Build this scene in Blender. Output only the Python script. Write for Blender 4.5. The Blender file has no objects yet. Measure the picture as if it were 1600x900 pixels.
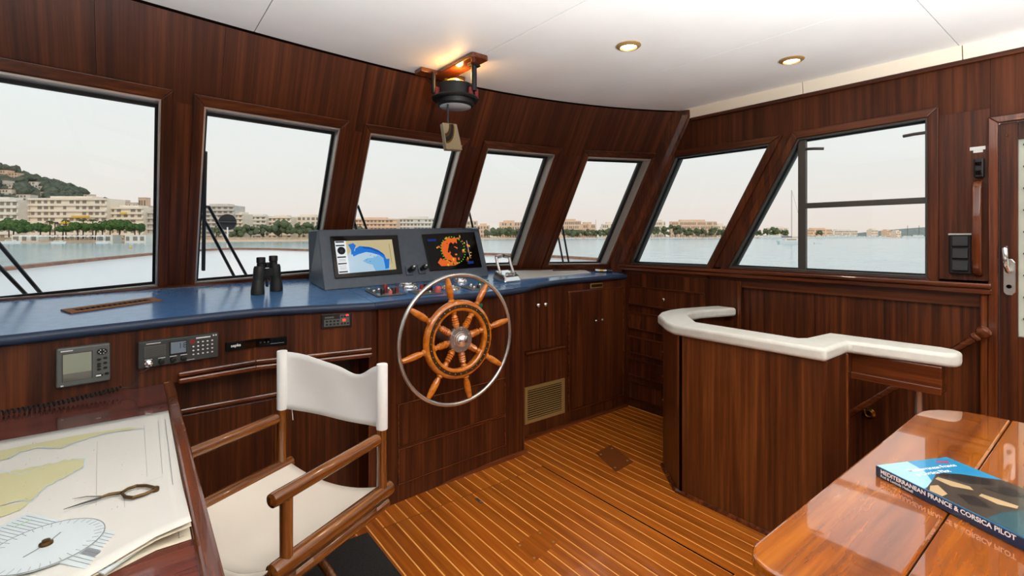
import bpy, bmesh, math, random
from mathutils import Vector, Matrix
random.seed(7)
S = bpy.context.scene
COL = S.collection
PI = math.pi

# ---------------------------------------------------------------- camera
H, F, HY = 1.35, 757.0, 370.0            # eye height, focal length (px of a 1600 px wide frame), horizon row
TH = math.atan2(588, 757)
SN, CS = math.sin(TH), math.cos(TH)
cam = bpy.data.cameras.new('camera'); camo = bpy.data.objects.new('camera', cam); COL.objects.link(camo)
camo.location = (0, 0, H); camo.rotation_euler = (PI/2, 0, -TH)
cam.sensor_width = 36; cam.lens = 36*F/1600; cam.shift_y = -(450-HY)/1600
cam.clip_start = .02; cam.clip_end = 6000
S.camera = camo

# ---------------------------------------------------------------- view, sky, lights
S.view_settings.view_transform = 'Standard'; S.view_settings.look = 'None'
S.view_settings.gamma = 1; S.view_settings.use_curve_mapping = False
S.view_settings.exposure = 0.0

def lin(c):
    return tuple(((v/255)/12.92 if v/255 <= .04045 else ((v/255+.055)/1.055)**2.4) for v in c)

W = bpy.data.worlds.new('sky'); S.world = W; W.use_nodes = True
nt = W.node_tree; nt.nodes.clear()
tc = nt.nodes.new('ShaderNodeTexCoord'); sp = nt.nodes.new('ShaderNodeSeparateXYZ'); rp = nt.nodes.new('ShaderNodeValToRGB')
bg = nt.nodes.new('ShaderNodeBackground'); ow = nt.nodes.new('ShaderNodeOutputWorld')
nt.links.new(tc.outputs['Generated'], sp.inputs[0]); nt.links.new(sp.outputs['Z'], rp.inputs[0])
nt.links.new(rp.outputs[0], bg.inputs[0]); nt.links.new(bg.outputs[0], ow.inputs[0])
el = rp.color_ramp.elements
el[0].position = 0.0; el[0].color = lin((239, 224, 214))+(1,)
el[1].position = 1.0; el[1].color = lin((222, 232, 240))+(1,)
for p, c in ((.06, (241, 232, 226)), (.14, (240, 239, 236)), (.26, (237, 243, 245)), (.5, (232, 242, 248))):
    e = el.new(p); e.color = lin(c)+(1,)
bg.inputs[1].default_value = 1.04
sun = bpy.data.lights.new('evening_sun', 'SUN'); sun.energy = 1.0; sun.angle = math.radians(25); sun.color = (1, .86, .72)
suno = bpy.data.objects.new('evening_sun', sun); COL.objects.link(suno)
suno.rotation_euler = (math.radians(62), 0, math.radians(-25))
LAMP_W = 5.5          # each ceiling downlight
FILL_W = 215.0       # each added fill uplighter, unseen behind the photographer

# ---------------------------------------------------------------- materials
MATS = {}
def new_mat(name):
    m = bpy.data.materials.new(name); m.use_nodes = True
    MATS[name] = m
    return m, m.node_tree, m.node_tree.nodes['Principled BSDF']
def plain(name, rgb, rough=.5, metal=0, coat=0, spec=.5, emit=None, es=1.0, bump=0, bscale=200):
    m, t, b = new_mat(name)
    b.inputs['Base Color'].default_value = lin(rgb)+(1,)
    b.inputs['Roughness'].default_value = rough; b.inputs['Metallic'].default_value = metal
    b.inputs['Coat Weight'].default_value = coat; b.inputs['Coat Roughness'].default_value = .05
    b.inputs['Specular IOR Level'].default_value = spec
    if emit:
        b.inputs['Emission Color'].default_value = lin(emit)+(1,); b.inputs['Emission Strength'].default_value = es
    n = t.nodes.new('ShaderNodeTexNoise'); n.inputs['Scale'].default_value = bscale; n.inputs['Detail'].default_value = 3
    g = t.nodes.new('ShaderNodeNewGeometry'); t.links.new(g.outputs['Position'], n.inputs['Vector'])
    if bump:
        bp = t.nodes.new('ShaderNodeBump'); bp.inputs['Strength'].default_value = bump; bp.inputs['Distance'].default_value = .002
        t.links.new(n.outputs[0], bp.inputs['Height']); t.links.new(bp.outputs[0], b.inputs['Normal'])
    return m
def mottled(name, c1, c2, scale=20, rough=.5, bump=0, dist=.01, coat=0, spec=.5, det=4, sc3=(1,1,1)):
    m, t, b = new_mat(name)
    g = t.nodes.new('ShaderNodeNewGeometry'); mp = t.nodes.new('ShaderNodeMapping'); mp.inputs['Scale'].default_value = sc3
    n = t.nodes.new('ShaderNodeTexNoise')
    n.inputs['Scale'].default_value = scale; n.inputs['Detail'].default_value = det
    t.links.new(g.outputs['Position'], mp.inputs[0]); t.links.new(mp.outputs[0], n.inputs['Vector'])
    r = t.nodes.new('ShaderNodeValToRGB')
    r.color_ramp.elements[0].position = .35; r.color_ramp.elements[0].color = lin(c1)+(1,)
    r.color_ramp.elements[1].position = .65; r.color_ramp.elements[1].color = lin(c2)+(1,)
    t.links.new(n.outputs[0], r.inputs[0]); t.links.new(r.outputs[0], b.inputs['Base Color'])
    b.inputs['Roughness'].default_value = rough; b.inputs['Coat Weight'].default_value = coat
    b.inputs['Specular IOR Level'].default_value = spec
    if bump:
        bp = t.nodes.new('ShaderNodeBump'); bp.inputs['Strength'].default_value = bump; bp.inputs['Distance'].default_value = dist
        t.links.new(n.outputs[0], bp.inputs['Height']); t.links.new(bp.outputs[0], b.inputs['Normal'])
    return m
def wood(name, dark, mid, light, axis='Z', across=70, along=1.5, rough=.35, coat=0., vary=.12, spec=.5, wav=.25, rot=0, coat_ior=1.5):
    m, t, b = new_mat(name)
    g = t.nodes.new('ShaderNodeNewGeometry'); oi = t.nodes.new('ShaderNodeObjectInfo'); b.inputs['Coat IOR'].default_value = coat_ior
    vr = t.nodes.new('ShaderNodeVectorRotate'); vr.rotation_type = 'Z_AXIS'; vr.inputs['Angle'].default_value = rot; t.links.new(g.outputs['Position'], vr.inputs['Vector'])
    def field(ac, al, det, dis):
        mp = t.nodes.new('ShaderNodeMapping')
        sc = [al if q in axis else ac for q in 'XYZ']; mp.inputs['Scale'].default_value = sc
        n = t.nodes.new('ShaderNodeTexNoise'); n.noise_dimensions = '4D'
        n.inputs['Scale'].default_value = 1; n.inputs['Detail'].default_value = det; n.inputs['Distortion'].default_value = dis
        mu = t.nodes.new('ShaderNodeMath'); mu.operation = 'MULTIPLY'; mu.inputs[1].default_value = 7 if vary else 0
        t.links.new(oi.outputs['Random'], mu.inputs[0]); t.links.new(mu.outputs[0], n.inputs['W'])
        t.links.new(vr.outputs[0], mp.inputs[0]); t.links.new(mp.outputs[0], n.inputs['Vector'])
        return n.outputs[0]
    a = field(across, along, 3, wav); c = field(across*.22, along*.6, 2, wav*2); f = field(across*5, along*8, 2, 0)
    def math_(op, x, y):
        k = t.nodes.new('ShaderNodeMath'); k.operation = op
        for i, v in enumerate((x, y)):
            if isinstance(v, (int, float)): k.inputs[i].default_value = v
            else: t.links.new(v, k.inputs[i])
        return k.outputs[0]
    mix = math_('ADD', math_('MULTIPLY', a, .5), math_('ADD', math_('MULTIPLY', c, .35), math_('MULTIPLY', f, .15)))
    r = t.nodes.new('ShaderNodeValToRGB'); e = r.color_ramp.elements
    e[0].position = .36; e[0].color = lin(dark)+(1,); e[1].position = .64; e[1].color = lin(light)+(1,)
    k = e.new(.5); k.color = lin(mid)+(1,)
    t.links.new(mix, r.inputs[0])
    hs = t.nodes.new('ShaderNodeHueSaturation')
    v = math_('ADD', math_('MULTIPLY', oi.outputs['Random'], vary), 1-vary/2)
    t.links.new(v, hs.inputs['Value']); t.links.new(r.outputs[0], hs.inputs['Color']); t.links.new(hs.outputs[0], b.inputs['Base Color'])
    b.inputs['Roughness'].default_value = rough; b.inputs['Coat Weight'].default_value = coat
    b.inputs['Coat Roughness'].default_value = .03; b.inputs['Specular IOR Level'].default_value = spec
    return m
MAH = ((40, 16, 8), (74, 34, 15), (106, 54, 25))
wood('mahogany_v', *MAH, axis='Z', spec=.3); wood('mahogany_x', *MAH, axis='X', rough=.3, spec=.35); wood('mahogany_y', *MAH, axis='Y', rough=.3, spec=.35)
HDW = ((44, 20, 9), (70, 33, 15), (96, 49, 25))
wood('header_wood', *HDW, axis='YZ', across=48, along=.8, rough=.42, spec=.2); wood('header_side', *HDW, axis='Z', across=48, along=.8, rough=.42, spec=.2)
wood('post_wood', *MAH, axis='YZ', rough=.35, spec=.3)
MA2 = ((58, 25, 11), (90, 42, 19), (122, 62, 30))
wood('island_wood', (58, 26, 9), (90, 44, 16), (122, 68, 30), axis='Z', across=60, rough=.35)
wood('moulding_x', *MA2, axis='X', rough=.2, coat=.4); wood('moulding_y', *MA2, axis='Y', rough=.2, coat=.4); wood('moulding_z', *MA2, axis='Z', rough=.2, coat=.4)
wood('teak_floor', (132, 62, 10), (164, 84, 18), (190, 108, 32), axis='Y', across=60, along=2, rough=.3, vary=.3, spec=.5, coat=.25)
wood('varnish_table', (82, 33, 2), (138, 68, 7), (170, 94, 16), axis='X', across=26, along=1.2, rough=.25, coat=1.0, wav=.6, coat_ior=1.9)
wood('chart_table_wood', (62, 26, 20), (92, 42, 34), (112, 56, 44), axis='X', across=50, rough=.22, coat=.5)
CHW = ((74, 36, 11), (112, 62, 22), (150, 92, 40))
wood('chair_wood', *CHW, axis='X', across=110, along=3, rough=.2, coat=.9, rot=-math.radians(28.3)); wood('chair_wood_z', *CHW, axis='Z', across=110, along=3, rough=.2, coat=.9)
wood('wheel_wood', (168, 84, 14), (204, 112, 24), (224, 140, 44), axis='X', across=60, along=20, rough=.18, coat=1.0)
plain('holly_strip', (240, 170, 92), .4); plain('floor_edge', (112, 56, 20), .4)
plain('dark_gap', (16, 8, 5), .9, spec=0); plain('vent_wood', (132, 88, 58), .7, spec=.15)
mottled('ceiling_white', (236, 234, 230), (241, 239, 236), 3, .6); plain('cove_cream', (236, 222, 200), .55); plain('ceiling_seam', (150, 142, 132), .8)
mottled('blue_vinyl', (70, 112, 160), (76, 120, 170), 30, .2, spec=1.0)
plain('blue_nose', (34, 50, 76), .45)
mottled('pod_grey', (80, 88, 98), (86, 94, 105), 30, .42, spec=.4)
plain('black_plastic', (14, 14, 15), .4); plain('black_gloss', (8, 8, 9), .08); plain('gasket_black', (12, 12, 12), .6)
plain('rubber_black', (16, 15, 14), .55); plain('binocular_black', (26, 25, 22), .5, bump=.3, bscale=900)
plain('alu', (196, 190, 182), .35, metal=.6); plain('alu_dark', (84, 80, 76), .4, metal=.6)
plain('chrome', (232, 230, 228), .1, metal=.9); plain('steel', (206, 202, 196), .26, metal=.85); plain('brass', (190, 150, 70), .22, metal=1); plain('bronze', (98, 72, 42), .4, metal=.8)
plain('vent_brass', (170, 136, 84), .4, metal=.4)
plain('canvas', (232, 230, 226), .9, bump=.25, bscale=700, spec=.2); plain('seat_canvas', (236, 224, 208), .9, bump=.2, bscale=700, spec=.2)
mottled('cream_pad', (212, 209, 200), (219, 217, 208), 25, .45)
plain('paper', (202, 198, 190), .8, spec=.2); plain('paper_cream', (206, 193, 170), .8); plain('paper_land', (190, 184, 142), .8); plain('paper_blue', (176, 200, 214), .8); plain('ink', (120, 122, 126), .8); plain('ink_green', (150, 186, 150), .7)
plain('acetate', (192, 199, 200), .25, coat=.2); plain('white_paint', (236, 236, 236), .4); plain('white_print', (235, 235, 232), .6)
plain('device_grey', (88, 90, 86), .45); plain('device_dark', (52, 53, 52), .5); plain('lcd', (142, 146, 128), .15, coat=.6); plain('lcd_low', (110, 106, 98), .15, coat=.6); plain('lcd_blue', (118, 130, 142), .2); plain('lcd_ink', (46, 56, 76), .5)
plain('red_led', (255, 40, 30), .4, emit=(255, 30, 20), es=6); plain('red_plastic', (128, 34, 32), .4); plain('green_plastic', (20, 110, 80), .3); plain('pink_plastic', (214, 92, 92), .35)
mottled('mat_black', (16, 15, 15), (44, 40, 38), 260, .95, bump=.8, dist=.004, det=2)
plain('book_blue', (12, 44, 76), .25, coat=.5); plain('book_sky', (36, 132, 178), .22, coat=.6); plain('book_pale', (150, 196, 214), .22, coat=.6); plain('book_rock', (62, 54, 46), .25, coat=.6); plain('book_rock_dark', (36, 33, 32), .25, coat=.6); plain('book_tan', (178, 150, 112), .25, coat=.6); plain('book_pages', (226, 220, 206), .7); plain('book_teal', (44, 78, 86), .22, coat=.6); plain('book_red', (150, 60, 96), .3)
plain('lamp_glow', (255, 244, 220), .4, emit=(255, 240, 214), es=14); plain('warm_glow', (255, 190, 80), .4, emit=(255, 170, 50), es=8)
plain('mirror', (235, 235, 232), .02, metal=1); plain('mirror_painted', (176, 162, 132), .2, metal=.25)  # compass mirror gets a pale tone painted in for the ceiling it reflects
plain('sconce_glass', (250, 240, 220), .5, emit=(255, 236, 205), es=3)
for nm, c, es in (('scr_white', (236, 240, 244), .9), ('scr_tan', (214, 196, 150), .8), ('scr_pale', (190, 216, 234), .85), ('scr_lblue', (132, 190, 232), .85), ('scr_blue', (30, 118, 214), .9), ('scr_dblue', (14, 86, 180), .9),
                  ('scr_dark', (24, 28, 40), .5), ('scr_orange', (232, 104, 40), .9), ('scr_brown', (128, 60, 34), .8), ('scr_green', (110, 210, 60), .9), ('scr_yellow', (232, 190, 60), .9), ('scr_navy', (24, 50, 120), .9)):
    plain(nm, (6, 6, 6), .15, emit=c, es=es, spec=.12)
# outside
mottled('stucco_white', (222, 214, 202), (232, 225, 214), .2, .8); mottled('stucco_cream', (232, 216, 196), (240, 227, 210), .2, .8); mottled('stucco_pink', (226, 190, 162), (234, 202, 176), .2, .8); mottled('stucco_grey', (198, 190, 182), (210, 203, 196), .2, .8)
plain('far_window', (138, 126, 114), .5); plain('awning_yellow', (222, 178, 60), .8); plain('roof_tile', (196, 140, 110), .8)
mottled('pine_leaf', (46, 72, 36), (92, 114, 62), 1.2, .9, bump=.6, dist=.4, spec=.1); mottled('hazed_hill_leaf', (66, 76, 64), (108, 110, 92), .25, .9, bump=.6, dist=2, spec=.1); mottled('palm_leaf', (60, 76, 48), (96, 108, 72), 1.2, .9, spec=.1)  # hillside leaves paler and greyer: distance haze put into their colour
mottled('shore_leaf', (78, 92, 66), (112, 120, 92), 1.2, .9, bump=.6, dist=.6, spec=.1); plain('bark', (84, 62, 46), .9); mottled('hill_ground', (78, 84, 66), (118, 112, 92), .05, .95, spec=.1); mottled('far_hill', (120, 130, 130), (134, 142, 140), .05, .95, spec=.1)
mottled('beach', (206, 178, 150), (222, 198, 170), .3, .9); mottled('quay_stone', (176, 156, 136), (204, 184, 160), .5, .9)
mottled('deck_white', (240, 242, 244), (246, 247, 248), 2, .35); wood('caprail_wood', (104, 66, 48), (136, 92, 70), (160, 114, 90), axis='X', across=30, rough=.5)
plain('sail_blue', (40, 70, 120), .7); plain('buoy_yellow', (214, 178, 50), .5)
mottled('mesh_grey', (120, 112, 104), (168, 158, 148), 60, .8)
# sea
m, t, b = new_mat('sea_water')
b.inputs['Base Color'].default_value = lin((158, 190, 198))+(1,); b.inputs['Roughness'].default_value = .15
g = t.nodes.new('ShaderNodeNewGeometry'); n = t.nodes.new('ShaderNodeTexNoise'); n.inputs['Scale'].default_value = 3.0; n.inputs['Detail'].default_value = 3
bp = t.nodes.new('ShaderNodeBump'); bp.inputs['Strength'].default_value = .3; bp.inputs['Distance'].default_value = .05
t.links.new(g.outputs['Position'], n.inputs['Vector']); t.links.new(n.outputs[0], bp.inputs['Height']); t.links.new(bp.outputs[0], b.inputs['Normal'])
# window glass: clear with a Fresnel reflection
m = bpy.data.materials.new('window_glass'); m.use_nodes = True; MATS['window_glass'] = m; t = m.node_tree; t.nodes.clear()
o = t.nodes.new('ShaderNodeOutputMaterial'); mx = t.nodes.new('ShaderNodeMixShader'); tr = t.nodes.new('ShaderNodeBsdfTransparent'); gl = t.nodes.new('ShaderNodeBsdfGlossy'); fr = t.nodes.new('ShaderNodeFresnel')
tr.inputs[0].default_value = (.97, .985, .98, 1); gl.inputs['Roughness'].default_value = .0; fr.inputs[0].default_value = 1.3
t.links.new(fr.outputs[0], mx.inputs[0]); t.links.new(tr.outputs[0], mx.inputs[1]); t.links.new(gl.outputs[0], mx.inputs[2]); t.links.new(mx.outputs[0], o.inputs[0])

# ---------------------------------------------------------------- mesh helpers
ORG = {}
class MB:
    def __init__(s): s.v = []; s.f = []
    def add(s, vs, fs):
        n = len(s.v); s.v += [tuple(v) for v in vs]; s.f += [tuple(i+n for i in f) for f in fs]; return s
    def hexa(s, p):
        return s.add(p, [(0,3,2,1),(4,5,6,7),(0,1,5,4),(1,2,6,5),(2,3,7,6),(3,0,4,7)])
    def box(s, x0, y0, z0, x1, y1, z1):
        return s.hexa([(x0,y0,z0),(x1,y0,z0),(x1,y1,z0),(x0,y1,z0),(x0,y0,z1),(x1,y0,z1),(x1,y1,z1),(x0,y1,z1)])
    def obox(s, c, ex, ey, ez):                     # centre and three half-axis vectors
        c, ex, ey, ez = map(Vector, (c, ex, ey, ez))
        return s.hexa([c-ex-ey-ez, c+ex-ey-ez, c+ex+ey-ez, c-ex+ey-ez, c-ex-ey+ez, c+ex-ey+ez, c+ex+ey+ez, c-ex+ey+ez])
    def loft(s, loops, cap=True, closed=False):     # loops of equal length
        n = len(loops[0]); vs = [p for l in loops for p in l]; fs = []
        k = len(loops)
        for a in range(k if closed else k-1):
            b = (a+1) % k
            for i in range(n):
                j = (i+1) % n; fs.append((a*n+i, a*n+j, b*n+j, b*n+i))
        if cap and not closed: fs += [tuple(reversed(range(n))), tuple(range((k-1)*n, k*n))]
        return s.add(vs, fs)
    def prism(s, poly, lo, hi, axis='z'):
        def P(a, b, h): return {'z': (a, b, h), 'x': (h, a, b), 'y': (a, h, b)}[axis]
        return s.loft([[P(a, b, lo) for a, b in poly], [P(a, b, hi) for a, b in poly]])
    def tube(s, path, r, n=10, closed=False, cap=True):
        path = [Vector(p) for p in path]; loops = []; up = None
        k = len(path)
        for i, p in enumerate(path):
            if closed: d = path[(i+1) % k]-path[i-1]
            else: d = path[min(i+1, k-1)]-path[max(i-1, 0)]
            d.normalize()
            if up is None:
                up = Vector((0,0,1)) if abs(d.z) < .9 else Vector((1,0,0))
            a = (up-d*up.dot(d)).normalized(); bb = d.cross(a); up = a
            rr = r[i] if isinstance(r, (list, tuple)) else r
            loops.append([p+a*(rr*math.cos(2*PI*q/n))+bb*(rr*math.sin(2*PI*q/n)) for q in range(n)])
        return s.loft(loops, cap, closed)
    def lathe(s, prof, c, axis=(0,0,1), n=24, cap=True):
        c = Vector(c); ax = Vector(axis).normalized()
        a = ax.orthogonal().normalized(); bb = ax.cross(a)
        return s.loft([[c+ax*h+a*(r*math.cos(2*PI*q/n))+bb*(r*math.sin(2*PI*q/n)) for q in range(n)] for r, h in prof], cap)
    def ball(s, c, rx, ry=None, rz=None, n=12, m=7):
        ry = ry or rx; rz = rz or rx; vs = []; c = Vector(c); loops = []
        for i in range(m+1):
            t = PI*i/m; rr = max(math.sin(t), .02)
            loops.append([c+Vector((rx*rr*math.cos(2*PI*q/n), ry*rr*math.sin(2*PI*q/n), -rz*math.cos(t))) for q in range(n)])
        return s.loft(loops)
    def poly(s, pts): return s.add(pts, [tuple(range(len(pts)))])
    def build(s, name, mat, parent=None, bevel=0, smooth=False, kind=None, label=None, angle=35, seg=2):
        if parent is None:
            xs, ys, zs = zip(*s.v); o = ((min(xs)+max(xs))/2, (min(ys)+max(ys))/2, min(zs))
        else: o = ORG[parent.name]
        me = bpy.data.meshes.new(name)
        me.from_pydata([(x-o[0], y-o[1], z-o[2]) for x, y, z in s.v], [], s.f)
        bm = bmesh.new(); bm.from_mesh(me); bmesh.ops.recalc_face_normals(bm, faces=bm.faces); bm.to_mesh(me); bm.free()
        ob = bpy.data.objects.new(name, me); COL.objects.link(ob); me.materials.append(MATS[mat])
        if parent is None: ob.location = o
        else: ob.parent = parent
        ORG[ob.name] = o
        if smooth:
            me.polygons.foreach_set('use_smooth', [True]*len(me.polygons)); me.set_sharp_from_angle(angle=math.radians(angle))
        if bevel:
            md = ob.modifiers.new('bevel', 'BEVEL'); md.width = bevel; md.segments = seg; md.limit_method = 'ANGLE'; md.angle_limit = math.radians(40)
        if kind: ob['kind'] = kind
        if label: ob['label'] = label
        return ob
def thing(name, label, cat=None, loc=(0,0,0), group=None, kind=None):
    o = bpy.data.objects.new(name, None); COL.objects.link(o); o.location = loc; o.empty_display_size = .05
    ORG[o.name] = tuple(loc); o['label'] = label
    if cat: o['category'] = cat
    if group: o['group'] = group
    if kind: o['kind'] = kind
    return o
def tag(o, label, cat=None, group=None, kind=None):
    o['label'] = label
    if cat: o['category'] = cat
    if group: o['group'] = group
    if kind: o['kind'] = kind
    return o
def letters(txt, loc, right, up, size, mat, parent, name='lettering', extrude=.0004, align='LEFT', shear=0, bold=0):
    cu = bpy.data.curves.new('t', 'FONT'); cu.body = txt; cu.size = size; cu.align_x = align; cu.extrude = 0; cu.shear = shear; cu.offset = bold
    ob = bpy.data.objects.new('t', cu); COL.objects.link(ob)
    dg = bpy.context.evaluated_depsgraph_get(); me = bpy.data.meshes.new_from_object(ob.evaluated_get(dg))
    r, u, l = Vector(right).normalized(), Vector(up).normalized(), Vector(loc); nn = r.cross(u)
    mb = MB(); mb.add([l+r*v.co.x+u*v.co.y+nn*extrude for v in me.vertices], [tuple(p.vertices) for p in me.polygons])
    bpy.data.objects.remove(ob); bpy.data.meshes.remove(me)
    return mb.build(name, mat, parent)
ORD = 'first second third fourth fifth sixth seventh eighth ninth tenth eleventh twelfth thirteenth fourteenth fifteenth sixteenth seventeenth eighteenth nineteenth twentieth'.split()
ORD += ['twenty-'+o for o in ORD[:9]]+['thirtieth']+['thirty-'+o for o in ORD[:9]]
def copy_tree(o, loc, label=None):
    c = o.copy(); COL.objects.link(c); c.location = loc
    if label: c['label'] = label
    for ch in list(o.children):
        k = ch.copy(); COL.objects.link(k); k.parent = c
        for g in list(ch.children):
            q = g.copy(); COL.objects.link(q); q.parent = k
    return c
def ray(x, y=HY):
    xc = (x-800)/F; return Vector((SN+CS*xc, CS-SN*xc, (HY-y)/F))
def at(x, y, d): return Vector((0,0,H))+ray(x, y)*d
R_ = Vector((CS, -SN, 0)); D_ = Vector((SN, CS, 0)); U_ = Vector((0,0,1))
CO = (-0.00291, -0.01979, -0.08464, 0.02146, 2.4589)
def g(X):                                         # plan curve of the front bulkhead at ceiling height
    u = X-1.2; r = 0
    for k in CO: r = r*u+k
    return r
ZC, RK = 2.257, .54
def fw(X, z, off=0): return Vector((X, g(X)+RK*(ZC-z)+off, z))
def zw(Y): return 1.03+.09*(Y-2.25)               # sloping dashboard top
# ================================================================ STRUCTURE
XS, XP, YA = 3.12, -.75, -1.9          # starboard wall, port wall, aft bulkhead
# ---- floor: laid teak planks with pale inlay strips between
floor = thing('floor', 'teak plank floor with pale inlay strips between the planks', kind='structure')
FLOORPOLY = [(XP, YA), (2.28, YA), (2.28, 1.49), (2.46, 1.70), (3.16, 1.70), (3.16, 3.0), (XP, 3.0)]
MB().prism(FLOORPOLY, -.06, -.0016).build('inlay_base', 'holly_strip', floor)
PW, GAP = .0609, .0075
pm = {}
def plank(x0, x1, y0, y1):
    y0 = max(y0, YA); 
    if y1-y0 < .02: return
    MB().box(x0, y0, -.03, x1, y1, 0).build('plank', 'teak_floor', floor)
i0 = -27
for i in range(i0, 37):
    x0 = .915+i*PW; x1 = x0+PW-GAP
    if x1 > 3.12: break
    if 0 <= i < 16:
        for a, b_ in ((YA, .985), (.990, 2.138), (2.143, 2.45)): plank(x0, x1, a, b_)
    elif x1 < 2.27: plank(x0, x1, YA, 2.62)
    else:
        y0 = max(1.49+(x0-2.27)*1.1, 1.49) if x0 < 2.46 else 1.70
        plank(x0, x1, y0, 2.62)
for nm, bx in (('hatch_seam', (.905, .984, -.02, 1.892, .991, -.0008)), ('hatch_seam', (.905, 2.137, -.02, 1.892, 2.144, -.0008)), ('hatch_seam', (1.886, .984, -.02, 1.8925, 2.144, .0006))):
    MB().box(*bx).build(nm, 'floor_edge' if bx[0] < 1.8 else 'dark_gap', floor)
# wooden fillets at the foot of the cabinets
tb = thing('baseboard_console', 'low brown wooden fillet along the foot of the helm cabinets', kind='structure')
def fillet(a, b_, r=.02):
    a, b_ = Vector(a), Vector(b_); d = (b_-a).normalized(); nn = Vector((d.y, -d.x, 0))
    loops = []
    for p in (a, b_): loops.append([p, p+nn*r, p+nn*r*.7+U_*r*.7, p+U_*r])
    MB().loft(loops).build('fillet', 'moulding_x', tb)
for a, b_ in (((.95, 2.325, 0), (1.935, 2.345, 0)), ((2.0, 2.49, 0), (3.1, 2.50, 0))): fillet(a, b_)
tb2 = thing('baseboard_island', 'low wooden fillet along the foot of the stairwell enclosure', kind='structure')
tb = tb2
for a, b_ in (((2.46, 1.715, 0), (2.265, 1.495, 0)), ((2.265, 1.495, 0), (2.265, .80, 0))): fillet(a, b_, .016)

# ---- ceiling panels
ceil = thing('ceiling', 'off-white panelled ceiling with thin seams', kind='structure')
CX_ = [XP, .414, 1.364, 2.288, XS]; CY_ = [YA, -.6, .515, None]
MB().prism([(XP-.1, YA-.1), (XS+.1, YA-.1), (XS+.1, 2.2)]+[(x, g(min(x, 3.12))+.06) for x in [3.12-.2*k for k in range(20)]]+[(XP-.1, 2.2)], ZC+.006, ZC+.06).build('deckhead', 'ceiling_seam', ceil)
for a in range(4):
    for k in range(3):
        xa, xb = CX_[a]+.002, CX_[a+1]-.002; ya = CY_[k]+.002; yb = CY_[k+1]
        if yb is not None: pl = [(xa, ya), (xb, ya), (xb, yb-.002), (xa, yb-.002)]
        else: pl = [(xa, ya), (xb, ya)]+[(xb+(xa-xb)*q/10, g(xb+(xa-xb)*q/10)+.02) for q in range(11)]
        MB().prism(pl, ZC, ZC+.02).build('ceiling_panel', 'ceiling_white', ceil)
for ya, yb in ((YA, .502), (.506, 1.198), (1.202, 1.99)):
    MB().prism([(3.125, 2.19), (3.085, 2.19), (3.075, 2.257), (3.125, 2.257)], ya, yb, 'y').build('cove_panel', 'cove_cream', ceil) if False else \
    MB().loft([[(3.125, y, 2.19), (3.10, y, 2.19), (3.088, y, ZC), (3.125, y, ZC)] for y in (ya, yb)]).build('cove_panel', 'cove_cream', ceil)

# ---- front bulkhead, raked and curved
wf = thing('wall_front', 'curved mahogany front bulkhead raked around the windows', kind='structure')
OPEN = [(-.62, .085), (.241, .865), (1.035, 1.638), (1.82, 2.335), (2.585, 3.045)]
ZB = [(1.07, 1.105), (1.108, 1.13), (1.13, 1.13), (1.13, 1.13), (1.128, 1.126)]
ZT = 1.93; TK = .10
def wpatch(x0, x1, z0, z1, name, mat='header_wood', n=6, t0=0, tk=TK):
    loops = []
    for k in range(n+1):
        X = x0+(x1-x0)*k/n
        loops.append([fw(X, z0, t0), fw(X, z1, t0), fw(X, z1, t0+tk), fw(X, z0, t0+tk)])
    return MB().loft(loops).build(name, mat, wf)
edges = [XP]+[(OPEN[i][1]+OPEN[i+1][0])/2 for i in range(4)]+[3.10]
hd = [XP, -.12, .305, .95, 1.3, 1.72, 2.42, 3.11]
for a, b_ in zip(hd[:-1], hd[1:]): wpatch(a+.0006, b_-.0006, ZT, ZC+.01, 'header_panel')
posts = [(XP, OPEN[0][0])]+[(OPEN[i][1], OPEN[i+1][0]) for i in range(4)]+[(OPEN[4][1], 3.11)]
for a, b_ in posts: wpatch(a, b_, .98, ZT, 'window_post', 'post_wood', 2)
for (a, b_), (za, zb) in zip(OPEN, ZB):
    MB().loft([[fw(a, .98), fw(a, za), fw(a, za, TK), fw(a, .98, TK)], [fw(b_, .98), fw(b_, zb), fw(b_, zb, TK), fw(b_, .98, TK)]]).build('sill_board', 'mahogany_x', wf)
MB().loft([[(x, fw(x, .98).y, -.06), (x, fw(x, .98).y, .98), (x, fw(x, .98).y+.08, .98), (x, fw(x, .98).y+.08, -.06)] for x in [XP+(3.16-XP)*k/12 for k in range(13)]]).build('lower_panel', 'mahogany_v', wf)
MB().loft([[(x, fw(x, 1.09).y-.034, zq-.012), (x, fw(x, 1.09).y-.034, zq+.004), (x, fw(x, 1.09).y-.026, zq+.009), (x, fw(x, 1.09).y+.012, zq+.009), (x, fw(x, 1.09).y+.012, zq-.012)] for x, zq in [(q, zw(fw(q, 1.09).y)-.002) for q in [XP+(3.085-XP)*k/24 for k in range(25)]]]).build('sill_strip', 'mahogany_x', wf)
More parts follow.
